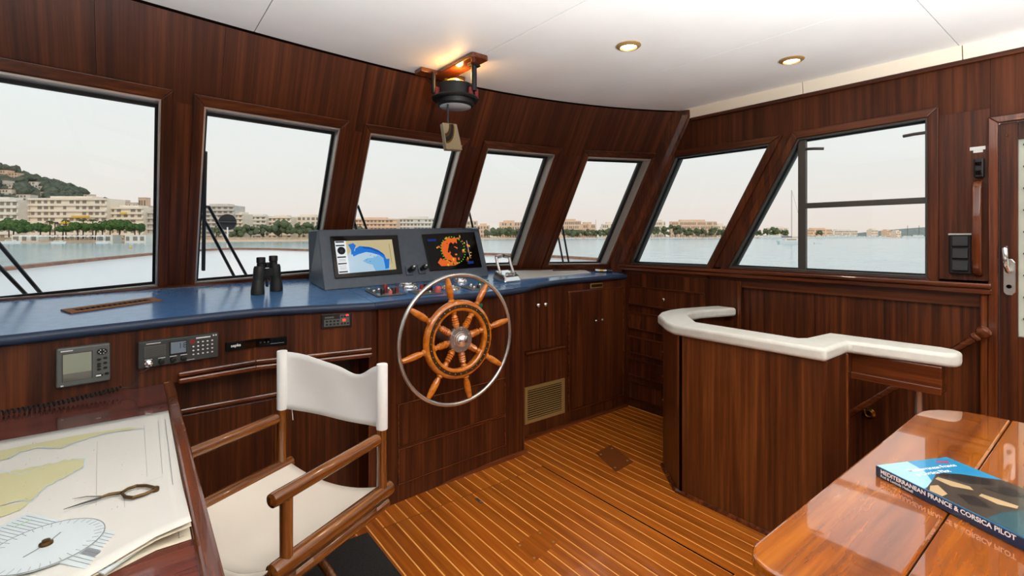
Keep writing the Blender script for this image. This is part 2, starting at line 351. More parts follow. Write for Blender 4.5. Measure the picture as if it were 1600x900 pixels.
# dark line under the ceiling
MB().loft([[fw(x, ZC-.008, -.006), fw(x, ZC, -.006), fw(x, ZC, .0), fw(x, ZC-.008, 0)] for x in [XP+(3.1-XP)*k/24 for k in range(25)]]).build('ceiling_bead', 'dark_gap', wf)
WLAB = ['front window beside the radar instrument, showing the hillside', 'front window behind the binoculars with an upright wiper', 'middle front window behind the grey screen housing', 'front window right of the screen housing and mirror', 'front window next to the corner post']
def ring(P, ins0, ins1, y0, y1):
    """frame between two inset quads, running from offset y0 to y1"""
    mb = MB()
    A = [P(i, ins0, y0) for i in range(4)]; B = [P(i, ins1, y0) for i in range(4)]; C = [P(i, ins1, y1) for i in range(4)]; E = [P(i, ins0, y1) for i in range(4)]
    return mb.loft([[A[i], B[i], C[i], E[i]] for i in range(4)], closed=True)
def casing(P, i0_, i1_, y0, y1, par, mats):
    for i in range(4):
        j = (i+1) % 4
        MB().hexa([P(i, i0_, y0), P(j, i0_, y0), P(j, i1_, y0), P(i, i1_, y0), P(i, i0_, y1), P(j, i0_, y1), P(j, i1_, y1), P(i, i1_, y1)]).build('casing_board', mats[i], par, bevel=.004)
for k, ((a, b_), (za, zb)) in enumerate(zip(OPEN, ZB)):
    w = thing('window_%d' % (k+1), WLAB[k], loc=tuple(fw((a+b_)/2, za)), kind='structure')
    def P(i, ins, off, a=a, b_=b_, za=za, zb=zb):
        X = (a+ins, b_-ins, b_-ins, a+ins)[i]; z = (za+ins, zb+ins, ZT-ins, ZT-ins)[i]
        tt = (X-a)/(b_-a); Y = g(a)+(g(b_)-g(a))*tt+RK*(ZC-z)+off
        return Vector((X, Y, z))
    casing(P, -.042, .0, -.016, .02, w, ('mahogany_x', 'post_wood', 'mahogany_x', 'post_wood'))
    ring(P, -.002, .008, -.006, .055).build('frame_liner', 'alu', w, bevel=.001)
    ring(P, .004, .020, .055, .075).build('gasket', 'gasket_black', w)
    ring(P, -.01, .012, .075, .10).build('outer_frame', 'alu_dark', w)
    MB().hexa([P(i, .015, .064) for i in range(4)]+[P(i, .015, .069) for i in range(4)]).build('pane', 'window_glass', w)

# ---- corner post
cp = thing('trim_1', 'slanted mahogany corner post between front and side windows', kind='structure')
MB().loft([[(3.055, 2.02+RK*(ZC-z)+.02, z), (3.075, 1.965+RK*(ZC-z), z), (3.10, 1.90+RK*(ZC-z), z), (3.2, 1.90+RK*(ZC-z), z), (3.2, 2.14+RK*(ZC-z), z), (3.09, 2.14+RK*(ZC-z), z)] for z in (1.06, 2.25)]).build('post', 'mahogany_v', cp, bevel=.006)
MB().loft([[(3.068, 2.0+RK*(ZC-z), z), (3.078, 1.965+RK*(ZC-z)-.008, z), (3.092, 1.93+RK*(ZC-z)-.01, z), (3.10, 1.97+RK*(ZC-z), z)] for z in (1.10, 2.22)]).build('post_bead', 'moulding_z', cp, bevel=.003)

# ---- starboard wall (X = 3.12)
ws = thing('wall_starboard', 'mahogany starboard side wall with slanted windows', kind='structure')
def spoly(pts, name, mat='mahogany_v', x0=XS, x1=XS+.08, par=None, **kw): return MB().prism(pts, x0, x1, 'x').build(name, mat, par or ws, **kw)
W6 = [(2.475, 1.135), (1.815, 1.14), (1.39, 1.93), (2.065, 1.935)]        # BL BR TR TL as (Y, z)
W7 = [(1.66, 1.145), (.635, 1.145), (.635, 1.945), (1.235, 1.935)]
spoly([(2.1, 1.945), (2.02, ZC+.01), (.413, ZC+.01), (.413, 1.945)], 'upper_panel', 'header_side')
spoly([(W6[1][0], 1.08), W6[1], W6[2], (1.39, 1.945), (1.235, 1.945), W7[3], W7[0], (1.66, 1.08)], 'window_post')
spoly([(2.6, 1.02), (2.6, 1.14), W6[0], (2.065, 1.945), (2.10, 1.945), (2.75, 1.14), (2.75, 1.02)], 'window_post')
spoly([(2.6, 1.02), (2.6, 1.139), (1.8, 1.139), (1.8, 1.02)], 'sill_board', 'mahogany_y')
spoly([(1.82, 1.02), (1.82, 1.144), (.4, 1.144), (.4, 1.02)], 'sill_board', 'mahogany_y')
spoly([(.635, 1.09), (.635, 1.946), (.413, 1.946), (.413, 1.09)], 'side_panel')
for a, b_ in ((.413, .72), (.723, 1.15), (1.153, 1.57)): spoly([(a, -1.3), (a, 1.05), (b_, 1.05), (b_, -1.3)], 'lower_panel', 'mahogany_v', XS+.02, XS+.08)
spoly([(-.42, 1.895), (-.42, ZC+.01), (.412, ZC+.01), (.412, 1.895)], 'over_door_panel', 'header_side')
spoly([(YA, -.02), (YA, ZC+.01), (-.42, ZC+.01), (-.42, -.02)], 'aft_panel')
spoly([(1.572, -1.3), (1.572, -.005), (1.74, -.005), (1.74, -1.3)], 'lower_panel', 'mahogany_v', XS+.02, XS+.08); spoly([(-.45, -1.3), (-.45, -.025), (.412, -.025), (.412, -1.3)], 'lower_panel', 'mahogany_v', XS+.02, XS+.08)
# mouldings: ledge under the windows, bead under the cove
MB().box(3.072, .403, 1.112, 3.125, 2.56, 1.135).build('ledge', 'moulding_y', ws, bevel=.006)
MB().box(3.085, .403, 1.085, 3.125, 2.56, 1.110).build('ledge_bead', 'moulding_y', ws, bevel=.005)
MB().box(3.095, YA, 2.168, 3.125, 1.93, 2.19).build('cove_bead', 'mahogany_y', ws, bevel=.003)
MB().box(3.10, .418, -1.0, 3.135, .445, 1.085).build('corner_bead', 'moulding_z', ws, bevel=.006)
SLAB = ['slanted starboard window next to the corner post', 'starboard window with a sliding pane and cross bar']
for k, q in enumerate((W6, W7)):
    w = thing('window_%d' % (k+6), SLAB[k], loc=(XS, q[0][0], q[0][1]), kind='structure')
    cy = sum(p[0] for p in q)/4; cz = sum(p[1] for p in q)/4
    def P(i, ins, off, q=q):
        a = Vector(q[i-1]); p = Vector(q[i]); n2 = Vector(q[(i+1) % 4])
        e1 = (p-a).normalized(); e2 = (n2-p).normalized()
        n_1 = Vector((e1.y, -e1.x)); n_2 = Vector((e2.y, -e2.x))          # inward for this winding
        bis = n_1+n_2; bis = bis/ (bis.dot(n_1) or 1)
        c = p+bis*ins
        return Vector((XS+off, c.x, c.y))
    casing(P, -.042, .0, -.018, .01, w, ('mahogany_y', 'mahogany_v', 'mahogany_y', 'mahogany_v'))
    ring(P, -.002, .010, -.006, .03).build('frame_liner', 'alu_dark', w, bevel=.001)
    ring(P, .006, .018, .03, .05).build('gasket', 'gasket_black', w)
    ring(P, -.01, .012, .05, .085).build('outer_frame', 'alu_dark', w)
    MB().hexa([P(i, .014, .036) for i in range(4)]+[P(i, .014, .041) for i in range(4)]).build('pane', 'window_glass', w)
    if k == 1:
        MB().box(3.128, 1.197, 1.15, 3.155, 1.24, 1.93).build('sash_stile', 'alu_dark', w, bevel=.003)
        MB().box(3.128, .64, 1.518, 3.152, 1.20, 1.549).build('cross_bar', 'alu_dark', w, bevel=.003)
        for (ya, yb, za, zb) in ((1.195, 1.10, 1.868, 1.857), (.735, .645, 1.868, 1.872)):
            MB().tube([(3.125, ya, za), (3.115, (ya+yb)/2, (za+zb)/2), (3.125, yb, zb)], .008, 8).build('latch', 'alu_dark', w, smooth=True)

# ---- starboard door
d1 = thing('door_1', 'mahogany side door with a pale glazed panel and steel handle', loc=(XS, 0, 0), kind='structure')
for pts in (([(.418, -.02), (.418, 1.90), (.385, 1.87), (.385, -.02)]), ([(.418, 1.90), (-.418, 1.90), (-.385, 1.87), (.385, 1.87)]), ([(-.418, -.02), (-.418, 1.90), (-.385, 1.87), (-.385, -.02)])):
    MB().prism(pts, XS-.02, XS+.03, 'x').build('door_frame', 'moulding_z', d1, bevel=.004)
for pts in (([(.384, 0), (.384, 1.868), (.325, 1.868), (.325, 0)]), ([(-.384, 0), (-.384, 1.868), (-.325, 1.868), (-.325, 0)]), ([(.325, 1.79), (.325, 1.868), (-.325, 1.868), (-.325, 1.79)]), ([(.325, 0), (.325, .9), (-.325, .9), (-.325, 0)])):
    MB().prism(pts, XS+.012, XS+.05, 'x').build('door_leaf', 'mahogany_v', d1, bevel=.002)
plain('frosted', (206, 212, 196), .3, emit=(196, 204, 186), es=.0)
MB().box(XS+.034, -.325, .9, XS+.042, .325, 1.79).build('glazed_panel', 'frosted', d1)
for k in range(9):
    z = .98+k*.098
    MB().box(XS+.026, -.30, z-.004, XS+.034, .31, z+.004).build('muntin', 'device_dark', d1)
hp = MB().prism([(.372, 1.10), (.372, 1.235), (.362, 1.25), (.342, 1.25), (.332, 1.235), (.332, 1.10), (.342, 1.085), (.362, 1.085)], XS+.004, XS+.013, 'x').build('handle_plate', 'steel', d1, bevel=.003)
MB().tube([(XS-.002, .362, 1.30), (XS-.03, .362, 1.295), (XS-.036, .36, 1.26), (XS-.036, .358, 1.22), (XS-.02, .352, 1.195), (XS+.008, .352, 1.195)], .010, 10).build('lever', 'chrome', hp, smooth=True)
MB().lathe([(.009, 0), (.009, .004)], (XS+.004, .352, 1.125), (-1, 0, 0), 14).build('key_cylinder', 'black_gloss', hp)
MB().lathe([(.006, 0), (.004, .004)], (XS+.012, .36, 1.81), (-1, 0, 0), 10).build('hook', 'bronze', d1)

# ---- port wall and aft bulkhead (behind the photographer)
wp = thing('wall_port', 'mahogany port side wall with windows', kind='structure')
def ppoly(pts, name, mat='mahogany_v', x0=XP-.08, x1=XP): return MB().prism(pts, x0, x1, 'x').build(name, mat, wp)
PWN = [(-1.7, -.55), (-.4, .75), (.9, 2.0)]
ppoly([(YA, -.05), (YA, 1.05), (3.0, 1.05), (3.0, -.05)], 'lower_panel'); ppoly([(YA, 1.93), (YA, ZC+.01), (2.3, ZC+.01), (2.6, 1.93)], 'upper_panel', 'header_side')
cuts = [YA]+[v for p in PWN for v in p]
for a, b_ in ((YA, -1.7), (-.55, -.4), (.75, .9), (2.0, 2.75)): ppoly([(a, 1.05), (a, 1.93), (b_, 1.93), (b_, 1.05)], 'window_post')
for k, (a, b_) in enumerate(PWN):
    w = thing('window_%d' % (k+8), 'port side window, number %d from aft' % (k+1), loc=(XP, a, 1.05), kind='structure')
    fr_ = MB().box(XP-.06, a, 1.05, XP-.04, b_, 1.07).box(XP-.06, a, 1.91, XP-.04, b_, 1.93).box(XP-.06, a, 1.07, XP-.04, a+.02, 1.91).box(XP-.06, b_-.02, 1.07, XP-.04, b_, 1.91).build('frame', 'alu_dark', w)
    MB().box(XP-.053, a+.02, 1.07, XP-.048, b_-.02, 1.91).build('pane', 'window_glass', w)
wa = thing('wall_aft', 'mahogany aft bulkhead with windows', kind='structure')
AWN = [(-.5, .5), (.7, 1.7), (1.9, 2.9)]
MB().box(XP, YA-.08, -.05, XS, YA, .85).build('lower_panel', 'mahogany_v', wa); MB().box(XP, YA-.08, 1.95, XS, YA, ZC+.01).build('upper_panel', 'header_wood', wa)
for a, b_ in ((XP, -.5), (.5, .7), (1.7, 1.9), (2.9, XS)): MB().box(a, YA-.08, .85, b_, YA, 1.95).build('window_post', 'mahogany_v', wa)
for k, (a, b_) in enumerate(AWN):
    w = thing('window_%d' % (k+11), 'aft bulkhead window, number %d from port' % (k+1), loc=(a, YA, .85), kind='structure')
    MB().box(a, YA-.06, .85, b_, YA-.04, .87).box(a, YA-.06, 1.93, b_, YA-.04, 1.95).box(a, YA-.06, .87, a+.02, YA-.04, 1.93).box(b_-.02, YA-.06, .87, b_, YA-.04, 1.93).build('frame', 'alu_dark', w)
    MB().box(a+.02, YA-.053, .87, b_-.02, YA-.048, 1.93).build('pane', 'window_glass', w)
# ---- stairwell below the floor
sw = thing('wall_stairwell', 'dark mahogany lining of the companionway stairwell', kind='structure')
MB().box(2.28, .0, -1.3, 3.2, 1.72, -1.26).build('well_bottom', 'mahogany_y', sw)
MB().box(2.28, 1.70, -1.3, 3.2, 1.72, -.03).build('well_end', 'mahogany_v', sw); MB().box(2.26, -.2, -1.3, 2.28, 1.70, -.03).build('well_side', 'mahogany_v', sw)
for k in range(5):
    MB().box(2.5, .05+k*.24, -.22-k*.22, 3.13, .05+k*.24+.26, -.19-k*.22).build('tread', 'teak_floor', sw, bevel=.005)
MB().box(2.5, -.42, -.05, 3.16, .02, 0).build('landing', 'teak_floor', sw)
MB().box(2.28, YA, -.06, 3.16, -.42, -.001).build('landing', 'teak_floor', sw)
MB().box(2.28, -.42, -.06, 2.5, .9, -.001).build('landing', 'teak_floor', sw)
# ================================================================ HELM CABINETS AND DASHBOARD
def onplane(x, y, A, B, off=0):                   # photo ray meets the vertical plane through plan points A, B
    A, B = Vector((A[0], A[1], 0)), Vector((B[0], B[1], 0)); d = (B-A).normalized(); nn = Vector((d.y, -d.x, 0))
    r = ray(x, y); t = nn.dot(A+nn*off)/nn.dot(r); p = r*t; return Vector((p.x, p.y, H+p.z))
def along(A, B):
    d = Vector((B[0]-A[0], B[1]-A[1], 0)).normalized(); return d, Vector((d.y, -d.x, 0))
def facebox(A, B, x0, x1, z0, z1, th, base=0, mb=None):
    """box on the face A-B between world X x0..x1, standing th proud of it"""
    d, nn = along(A, B); mb = mb or MB()
    def p(x, z, o): 
        t = (x-A[0])/d.x; q = Vector((A[0], A[1], 0))+d*t+nn*o; return Vector((q.x, q.y, z))
    return mb.hexa([p(x0, z0, base+th), p(x1, z0, base+th), p(x1, z0, base), p(x0, z0, base), p(x0, z1, base+th), p(x1, z1, base+th), p(x1, z1, base), p(x0, z1, base)])
def facept(A, B, x, z, o=0):
    d, nn = along(A, B); t = (x-A[0])/d.x; q = Vector((A[0], A[1], 0))+d*t+nn*o; return Vector((q.x, q.y, z))
def moulding(A, B, x0, x1, z0, z1, par, mat='moulding_x', w=.010, th=.008, name='panel_moulding'):
    for bx in ((x0, x1, z0, z0+w), (x0, x1, z1-w, z1), (x0, x0+w, z0+w, z1-w), (x1-w, x1, z0+w, z1-w)):
        facebox(A, B, *bx, th).build(name, mat, par, bevel=.002)
S1A, S1B, S2B = (XP, 2.217), (.413, 2.362), (.905, 2.278)
HA, HB = (.905, 2.290), (1.93, 2.352)
CA, CB = (1.99, 2.50), (2.43, 2.50); DA, DB = (2.43, 2.51), (3.10, 2.51)

# port console: instrument fascia above, recessed cupboard below
pc = thing('instrument_console', 'mahogany instrument console with radio panels beside the chart table', 'cabinet', (0, 2.5, 0))
for A, B in ((S1A, S1B), (S1B, S2B)):
    facebox(A, B, A[0]+.0005, B[0], .775, 1.0, -.03).build('fascia', 'mahogany_v', pc)
    facebox(A, B, max(A[0], .13), B[0], .795, .815, .018).build('rail', 'moulding_x', pc, bevel=.006)
    facebox(A, B, max(A[0], .13), B[0], .770, .792, .026).build('rail', 'moulding_x', pc, bevel=.006)
MB().prism([(XP+.01, 2.46), (.93, 2.46), (.93, 2.9), (XP+.01, 2.9)], 0, .77).build('lower_body', 'mahogany_v', pc)
LA, LB = (XP, 2.46), (.93, 2.46)
for a, b_ in ((-.2, .13), (.14, .50), (.51, .90)): facebox(LA, LB, a, b_, .05, .60, .008).build('cupboard_door', 'mahogany_v', pc, bevel=.003)
facebox(LA, LB, -.2, .92, .61, .63, .018).build('lower_rail', 'moulding_x', pc, bevel=.005)
facebox(LA, LB, .72, .86, .60, .74, .03).build('socket_box', 'black_plastic', pc, bevel=.006)
# fillers behind the fascia so no gap shows
MB().prism([(XP+.01, 2.30), (.413, 2.40), (.90, 2.32), (.90, 2.88), (XP+.01, 2.80)], .765, .78).build('fascia_bottom', 'mahogany_x', pc)

hc = thing('helm_console', 'mahogany helm console behind the steering wheel', 'cabinet', (1.42, 2.5, 0))
facebox(HA, HB, .945, 1.915, 0, .995, -.03).build('front_panel', 'mahogany_v', hc)
facebox(HA, HB, .905, .95, 0, .995, .010, -.03).build('pilaster', 'moulding_z', hc, bevel=.008)
facebox(HA, HB, 1.885, 1.93, 0, .995, .006, -.02).build('pilaster', 'mahogany_v', hc, bevel=.006)
MB().box(1.90, 2.36, 0, 1.93, 2.9, .995).build('side_panel', 'mahogany_v', hc); MB().box(.91, 2.31, 0, .94, 2.9, .995).build('side_panel', 'mahogany_v', hc)
moulding(HA, HB, 1.05, 1.765, .275, .50, hc, w=.007); facebox(HA, HB, 1.058, 1.757, .283, .492, .002).build('access_panel', 'mahogany_v', hc)
moulding(HA, HB, 1.05, 1.765, .088, .27, hc, w=.007)
gk = thing('green_push_button', 'green push button on the helm console behind the wheel', 'button', tuple(facept(HA, HB, 1.56, .955)))
MB().lathe([(.020, 0), (.020, .010)], facept(HA, HB, 1.56, .955), along(HA, HB)[1], 16).build('collar', 'black_plastic', gk)
MB().lathe([(.016, .010), (.017, .022), (.010, .030), (.002, .032)], facept(HA, HB, 1.56, .955), along(HA, HB)[1], 16).build('cap', 'green_plastic', gk, smooth=True)

c2 = thing('double_door_cabinet', 'mahogany cabinet with two doors above a brass louvred grille', 'cabinet', (2.2, 2.6, 0))
MB().box(1.935, 2.50, 0, 2.43, 2.95, 1.01).build('body', 'mahogany_v', c2)
for a, b_, kx in ((2.03, 2.172, 2.145), (2.178, 2.40, 2.21)):
    dd = facebox(CA, CB, a, b_, .585, 1.0, .010).build('door', 'mahogany_v', c2, bevel=.003)
    MB().lathe([(.006, 0), (.006, .010), (.013, .016), (.014, .022), (.009, .028), (.002, .030)], facept(CA, CB, kx, .888, .010), (0,-1,0), 16).build('knob', 'chrome', dd, smooth=True)
facebox(CA, CB, 2.05, 2.41, .562, .578, .018).build('lower_rail', 'moulding_x', c2, bevel=.004)
gr = MB()
for bx in ((2.044, 2.41, .10, .122), (2.044, 2.41, .322, .344), (2.044, 2.066, .122, .322), (2.385, 2.41, .122, .322)): facebox(CA, CB, *bx, .010, mb=gr)
gf = gr.build('grille_frame', 'vent_brass', c2)
facebox(CA, CB, 2.06, 2.39, .12, .324, .002).build('grille_back', 'dark_gap', c2)
for k in range(13):
    z = .128+k*.0150
    facebox(CA, CB, 2.066, 2.385, z, z+.0062, .006, .002).build('slat', 'vent_brass', gf)

c3 = thing('wide_door_cabinet', 'dark mahogany cabinet with a tall pair of doors in the corner', 'cabinet', (2.77, 2.6, 0))
MB().box(2.432, 2.512, 0, 3.155, 2.95, 1.02).build('body', 'mahogany_v', c3)
for a, b_, kx in ((2.47, 2.766, 2.735), (2.770, 3.06, 2.803)):
    dd = facebox(DA, DB, a, b_, .10, .945, .008).build('door', 'mahogany_v', c3, bevel=.003)
    MB().lathe([(.005, 0), (.005, .008), (.010, .012), (.011, .018), (.006, .022), (.002, .023)], facept(DA, DB, kx, .718, .008), (0,-1,0), 14).build('knob', 'chrome', dd, smooth=True)
moulding(DA, DB, 2.458, 3.072, .088, .956, c3, w=.010, th=.012)
pl = facebox(DA, DB, 2.69, 2.828, .962, 1.0, .006).build('name_plate', 'vent_brass', c3, bevel=.002)
facebox(DA, DB, 2.70, 2.818, .970, .992, .001, .006).build('plate_field', 'brass', pl)

c4 = thing('drawer_cabinet', 'mahogany chest of five drawers along the starboard side', 'cabinet', (3.14, 2.03, 0))
MB().box(3.118, 1.575, 0, 3.195, 2.5115, 1.06).build('body', 'mahogany_v', c4)
MB().box(3.104, 1.575, 0, 3.1185, 1.60, 1.06).build('stile', 'moulding_z', c4, bevel=.004)
for za, zb in ((.813, .956), (.624, .752), (.43, .558), (.251, .379), (.072, .2)):
    dr = MB().box(3.108, 1.83, za, 3.1185, 2.475, zb).build('drawer', 'mahogany_v', c4, bevel=.002)
    for bx in ((1.825, za-.004, 2.48, za+.006), (1.825, zb-.006, 2.48, zb+.004), (1.825, za+.006, 1.835, zb-.006), (2.47, za+.006, 2.48, zb-.006)):
        MB().box(3.100, bx[0], bx[1], 3.112, bx[2], bx[3]).build('drawer_moulding', 'mahogany_y', dr, bevel=.002)
    MB().lathe([(.005, 0), (.005, .008), (.011, .013), (.011, .018), (.005, .022), (.001, .023)], (3.108, 2.15, (za+zb)/2), (-1,0,0), 14).build('knob', 'chrome', dr, smooth=True)

# worktop pieces, gently rising towards the windows
def worktop(name, label, front, x0, x1):
    w = thing(name, label, 'worktop', (front[0][0], front[0][1], 1.0))
    n = 10; back = [(x1+(x0-x1)*k/n) for k in range(n+1)]
    pts = list(front)+[(x, fw(x, 1.08).y-.003) for x in back]
    MB().loft([[(x, y, zw(y)-.030) for x, y in pts], [(x, y, zw(y)) for x, y in pts]]).build('top', 'blue_vinyl', w)
    prof = [(.0, .001), (-.010, -.004), (-.015, -.014), (-.012, -.028), (0, -.036), (.012, -.036)]
    loops = []
    for i, (x, y) in enumerate(front):
        loops.append([(x, y+o, zw(y)+h) for o, h in prof])
    MB().loft(loops).build('nosing', 'blue_nose', w, smooth=True, angle=50)
    return w
worktop('dashboard_top', 'blue vinyl dashboard top under the binoculars at port', [(XP, 2.203), (-.346, 2.248), (-.15, 2.276), (.074, 2.306), (.30, 2.333), (.413, 2.341), (.50, 2.332), (.67, 2.303), (.911, 2.262)], XP, .911)
worktop('helm_dashboard_top', 'blue vinyl dashboard top carrying the screen housing at the helm', [(.914, 2.266), (1.30, 2.278), (1.613, 2.290), (1.80, 2.316), (1.931, 2.343)], .914, 1.931)
worktop('corner_dashboard_top', 'blue vinyl dashboard top holding the pale chart at starboard', [(1.934, 2.345), (2.10, 2.42), (2.30, 2.468), (2.426, 2.482), (3.085, 2.492)], 1.934, 3.085)

# air vent set in the dashboard
def dash(x, y, h=0): return Vector((x, y, zw(y)+h))
av = thing('defroster_vent', 'slotted wooden defroster vent let into the blue dashboard', 'vent', tuple(dash(-.06, 2.62)))
a0, a1 = Vector((-.215, 2.545, 0)), Vector((.075, 2.685, 0)); ld = (a1-a0).normalized(); wd = Vector((-ld.y, ld.x, 0))
def vq(l0, l1, w0, w1, h0, h1):
    ps = [a0+ld*l+wd*w for l, w in ((l0, w0), (l1, w0), (l1, w1), (l0, w1))]
    return [dash(p.x, p.y, h0) for p in ps]+[dash(p.x, p.y, h1) for p in ps]
Ln = (a1-a0).length
for q in ((0, Ln, -.042, -.022), (0, Ln, .022, .042), (0, .03, -.022, .022), (Ln-.03, Ln, -.022, .022)): MB().hexa(vq(*q, 0, .006)).build('frame', 'vent_wood', av, bevel=.002)
MB().hexa(vq(.03, Ln-.03, -.022, .022, .0005, .0015)).build('slot', 'dark_gap', av)
for k in range(14):
    l = .04+k*(Ln-.08)/13; MB().hexa(vq(l, l+.004, -.022, .022, .0015, .004)).build('slat', 'bark', av)

# screen housing
pod = thing('screen_housing', 'grey double screen housing on the helm dashboard', 'console', (1.42, 2.9, 1.07))
BL, BR = dash(.790, 2.635), dash(1.945, 2.765)
TL = at(497, 359, 2.665)
pr = (BR-BL).normalized(); pu = ((TL-BL)-pr*(TL-BL).dot(pr)).normalized(); pn = pr.cross(pu)   # towards the viewer
def podpt(x, y, off=0):
    r = ray(x, y); c0 = Vector((0,0,H)); t = (BL+pn*off-c0).dot(pn)/r.dot(pn); return c0+r*t
TR = podpt(748, 356)
bk = Vector((-.05, .27, 0))
BLb, BRb = dash(.79, 2.93), dash(1.95, 2.99); TLb, TRb = TL+Vector((-.03, .09, -.006)), TR+Vector((-.01, .08, -.006))
TLb.y = min(TLb.y, 2.86); TRb.y = min(TRb.y, 2.875)
MB().hexa([BL, BR, BRb, BLb, TL, TR, TRb, TLb]).build('case', 'pod_grey', pod, bevel=.014, seg=3)
def podquad(corners, h0, h1, name, mat, par, bevel=0):
    ps = [podpt(x, y) for x, y in corners]
    return MB().hexa([p+pn*h0 for p in ps]+[p+pn*h1 for p in ps]).build(name, mat, par, bevel=bevel)
s1 = thing('chart_plotter_screen', 'left screen showing a blue and tan sea chart', 'screen', tuple(podpt(570, 430)))
s2 = thing('radar_screen', 'right screen showing an orange radar ring on black', 'screen', tuple(podpt(705, 420)))
podquad([(523, 436), (628, 428), (620, 368), (515, 370)], .001, .010, 'bezel', 'black_gloss', s1, .002)
podquad([(671, 424), (752, 418), (740, 363), (658, 367)], .001, .010, 'bezel', 'black_gloss', s2, .002)
SC1 = [(528, 429), (618, 421.5), (611, 375), (521.5, 378)]; SC2 = [(674, 420), (743, 414), (733, 367), (664, 370.5)]
def scr(C, u, v, h):
    p = [podpt(*c) for c in C]; a = p[0].lerp(p[1], u); b2 = p[3].lerp(p[2], u); return a.lerp(b2, v)+pn*h
def flat(C, pts, h, name, mat, par): return MB().poly([scr(C, u, v, h) for u, v in pts]).build(name, mat, par)
sq = lambda a, b_, c, d: [(a, b_), (c, b_), (c, d), (a, d)]
base = .0104
flat(SC1, sq(0, 0, 1, 1), base, 'display', 'scr_tan', s1)
flat(SC1, [(.18, 0), (.86, 0), (.90, .12), (.84, .34), (.80, .5), (.66, .66), (.46, .76), (.30, .74), (.2, .6), (.18, .5)], base+.0002, 'sea_area', 'scr_pale', s1)
flat(SC1, [(.62, 0), (.86, 0), (.88, .14), (.80, .4), (.7, .5), (.62, .42), (.5, .42), (.42, .34), (.5, .25), (.58, .2)], base+.0003, 'sea_area', 'scr_lblue', s1)
flat(SC1, [(.80, .04), (.87, .06), (.90, .36), (.84, .36), (.82, .5), (.72, .66), (.56, .78), (.40, .82), (.32, .74), (.30, .62), (.26, .56), (.28, .5), (.36, .56), (.5, .62), (.60, .58), (.72, .5), (.79, .4), (.80, .2)], base+.0004, 'sea_area', 'scr_blue', s1)
flat(SC1, [(.21, .88), (.30, .92), (.34, .84), (.30, .7), (.31, .6), (.24, .56), (.25, .7)], base+.0004, 'sea_area', 'scr_blue', s1)
flat(SC1, [(.44, .80), (.60, .76), (.72, .66), (.80, .54), (.82, .46), (.70, .60), (.58, .70), (.46, .74)], base+.0005, 'sea_area', 'scr_dblue', s1)
flat(SC1, sq(0, 0, .18, 1), base+.0005, 'side_panel', 'scr_white', s1)
for v in (.97, .86, .5, .30, .05): flat(SC1, sq(.01, v-.02, .15, v+.02), base+.0007, 'menu_bar', 'scr_dark', s1)
flat(SC1, [(.09+.065*math.cos(a*PI/12), .70+.12*math.sin(a*PI/12)) for a in range(24)], base+.0007, 'dial', 'scr_dark', s1)
flat(SC1, [(.09+.03*math.cos(a*PI/8), .69+.05*math.sin(a*PI/8)) for a in range(16)], base+.0009, 'dial_centre', 'black_plastic', s1)
for v in (.42, .38, .22, .17, .13): flat(SC1, sq(.03, v, .14, v+.008), base+.0007, 'menu_line', 'lcd_ink', s1)
flat(SC1, sq(.93, .2, .935, .85), base+.0006, 'scale_bar', 'scr_dark', s1)
for u, v in ((.56, .5), (.62, .44), (.54, .30), (.48, .36), (.66, .56)): flat(SC1, sq(u, v, u+.015, v+.02), base+.0006, 'mark', 'scr_dblue', s1)
flat(SC2, sq(0, 0, 1, 1), base, 'display', 'black_gloss', s2)
rr = random.Random(3)
def blob(cu, cv, ru, rv, n=14, jit=.35): return [(cu+ru*(1+rr.uniform(-jit, jit))*math.cos(2*PI*k/n), cv+rv*(1+rr.uniform(-jit, jit))*math.sin(2*PI*k/n)) for k in range(n)]
asp = 1.75
arc = []
for k in range(15): a = math.radians(60+k*15); arc.append((.54+(.26+rr.uniform(-.03, .03))*math.cos(a)/1, .52+(.26+rr.uniform(-.03,.03))*asp*.9*math.sin(a)))
for k in reversed(range(15)): a = math.radians(60+k*15); arc.append((.56+(.14+rr.uniform(-.03, .03))*math.cos(a), .52+(.14+rr.uniform(-.03,.03))*asp*.9*math.sin(a)))
flat(SC2, arc, base+.0003, 'radar_echo', 'scr_orange', s2)
flat(SC2, [(.14, .16), (.2, .04), (.5, .03), (.62, .1), (.5, .16), (.42, .14), (.36, .22), (.26, .22), (.22, .3)], base+.0004, 'radar_echo', 'scr_orange', s2)
for k in range(46):
    a = rr.uniform(0, 2*PI); q = rr.choice((.10, .22, .33, .36, .40)); flat(SC2, blob(min(max(.54+q*math.cos(a), .05), .92), min(max(.5+q*1.3*math.sin(a), .06), .94), rr.uniform(.008, .03), rr.uniform(.012, .05), 7), base+.0005+k*.000002, 'radar_echo', rr.choice(('scr_orange', 'scr_brown', 'scr_orange', 'scr_yellow')), s2)
for k in range(30):
    a = 2*PI*k/30; flat(SC2, blob(.53+.27*math.cos(a), .52+.27*1.6*math.sin(a), .012, .02, 6, .1), base+.0007, 'range_mark', 'scr_green', s2)
flat(SC2, sq(.02, .84, .2, .91), base+.0006, 'menu_bar', 'scr_navy', s2); flat(SC2, sq(.80, .04, .94, .12), base+.0006, 'menu_bar', 'scr_navy', s2)
flat(SC2, sq(.88, .25, .887, .8), base+.0006, 'scale_bar', 'scr_white', s2)
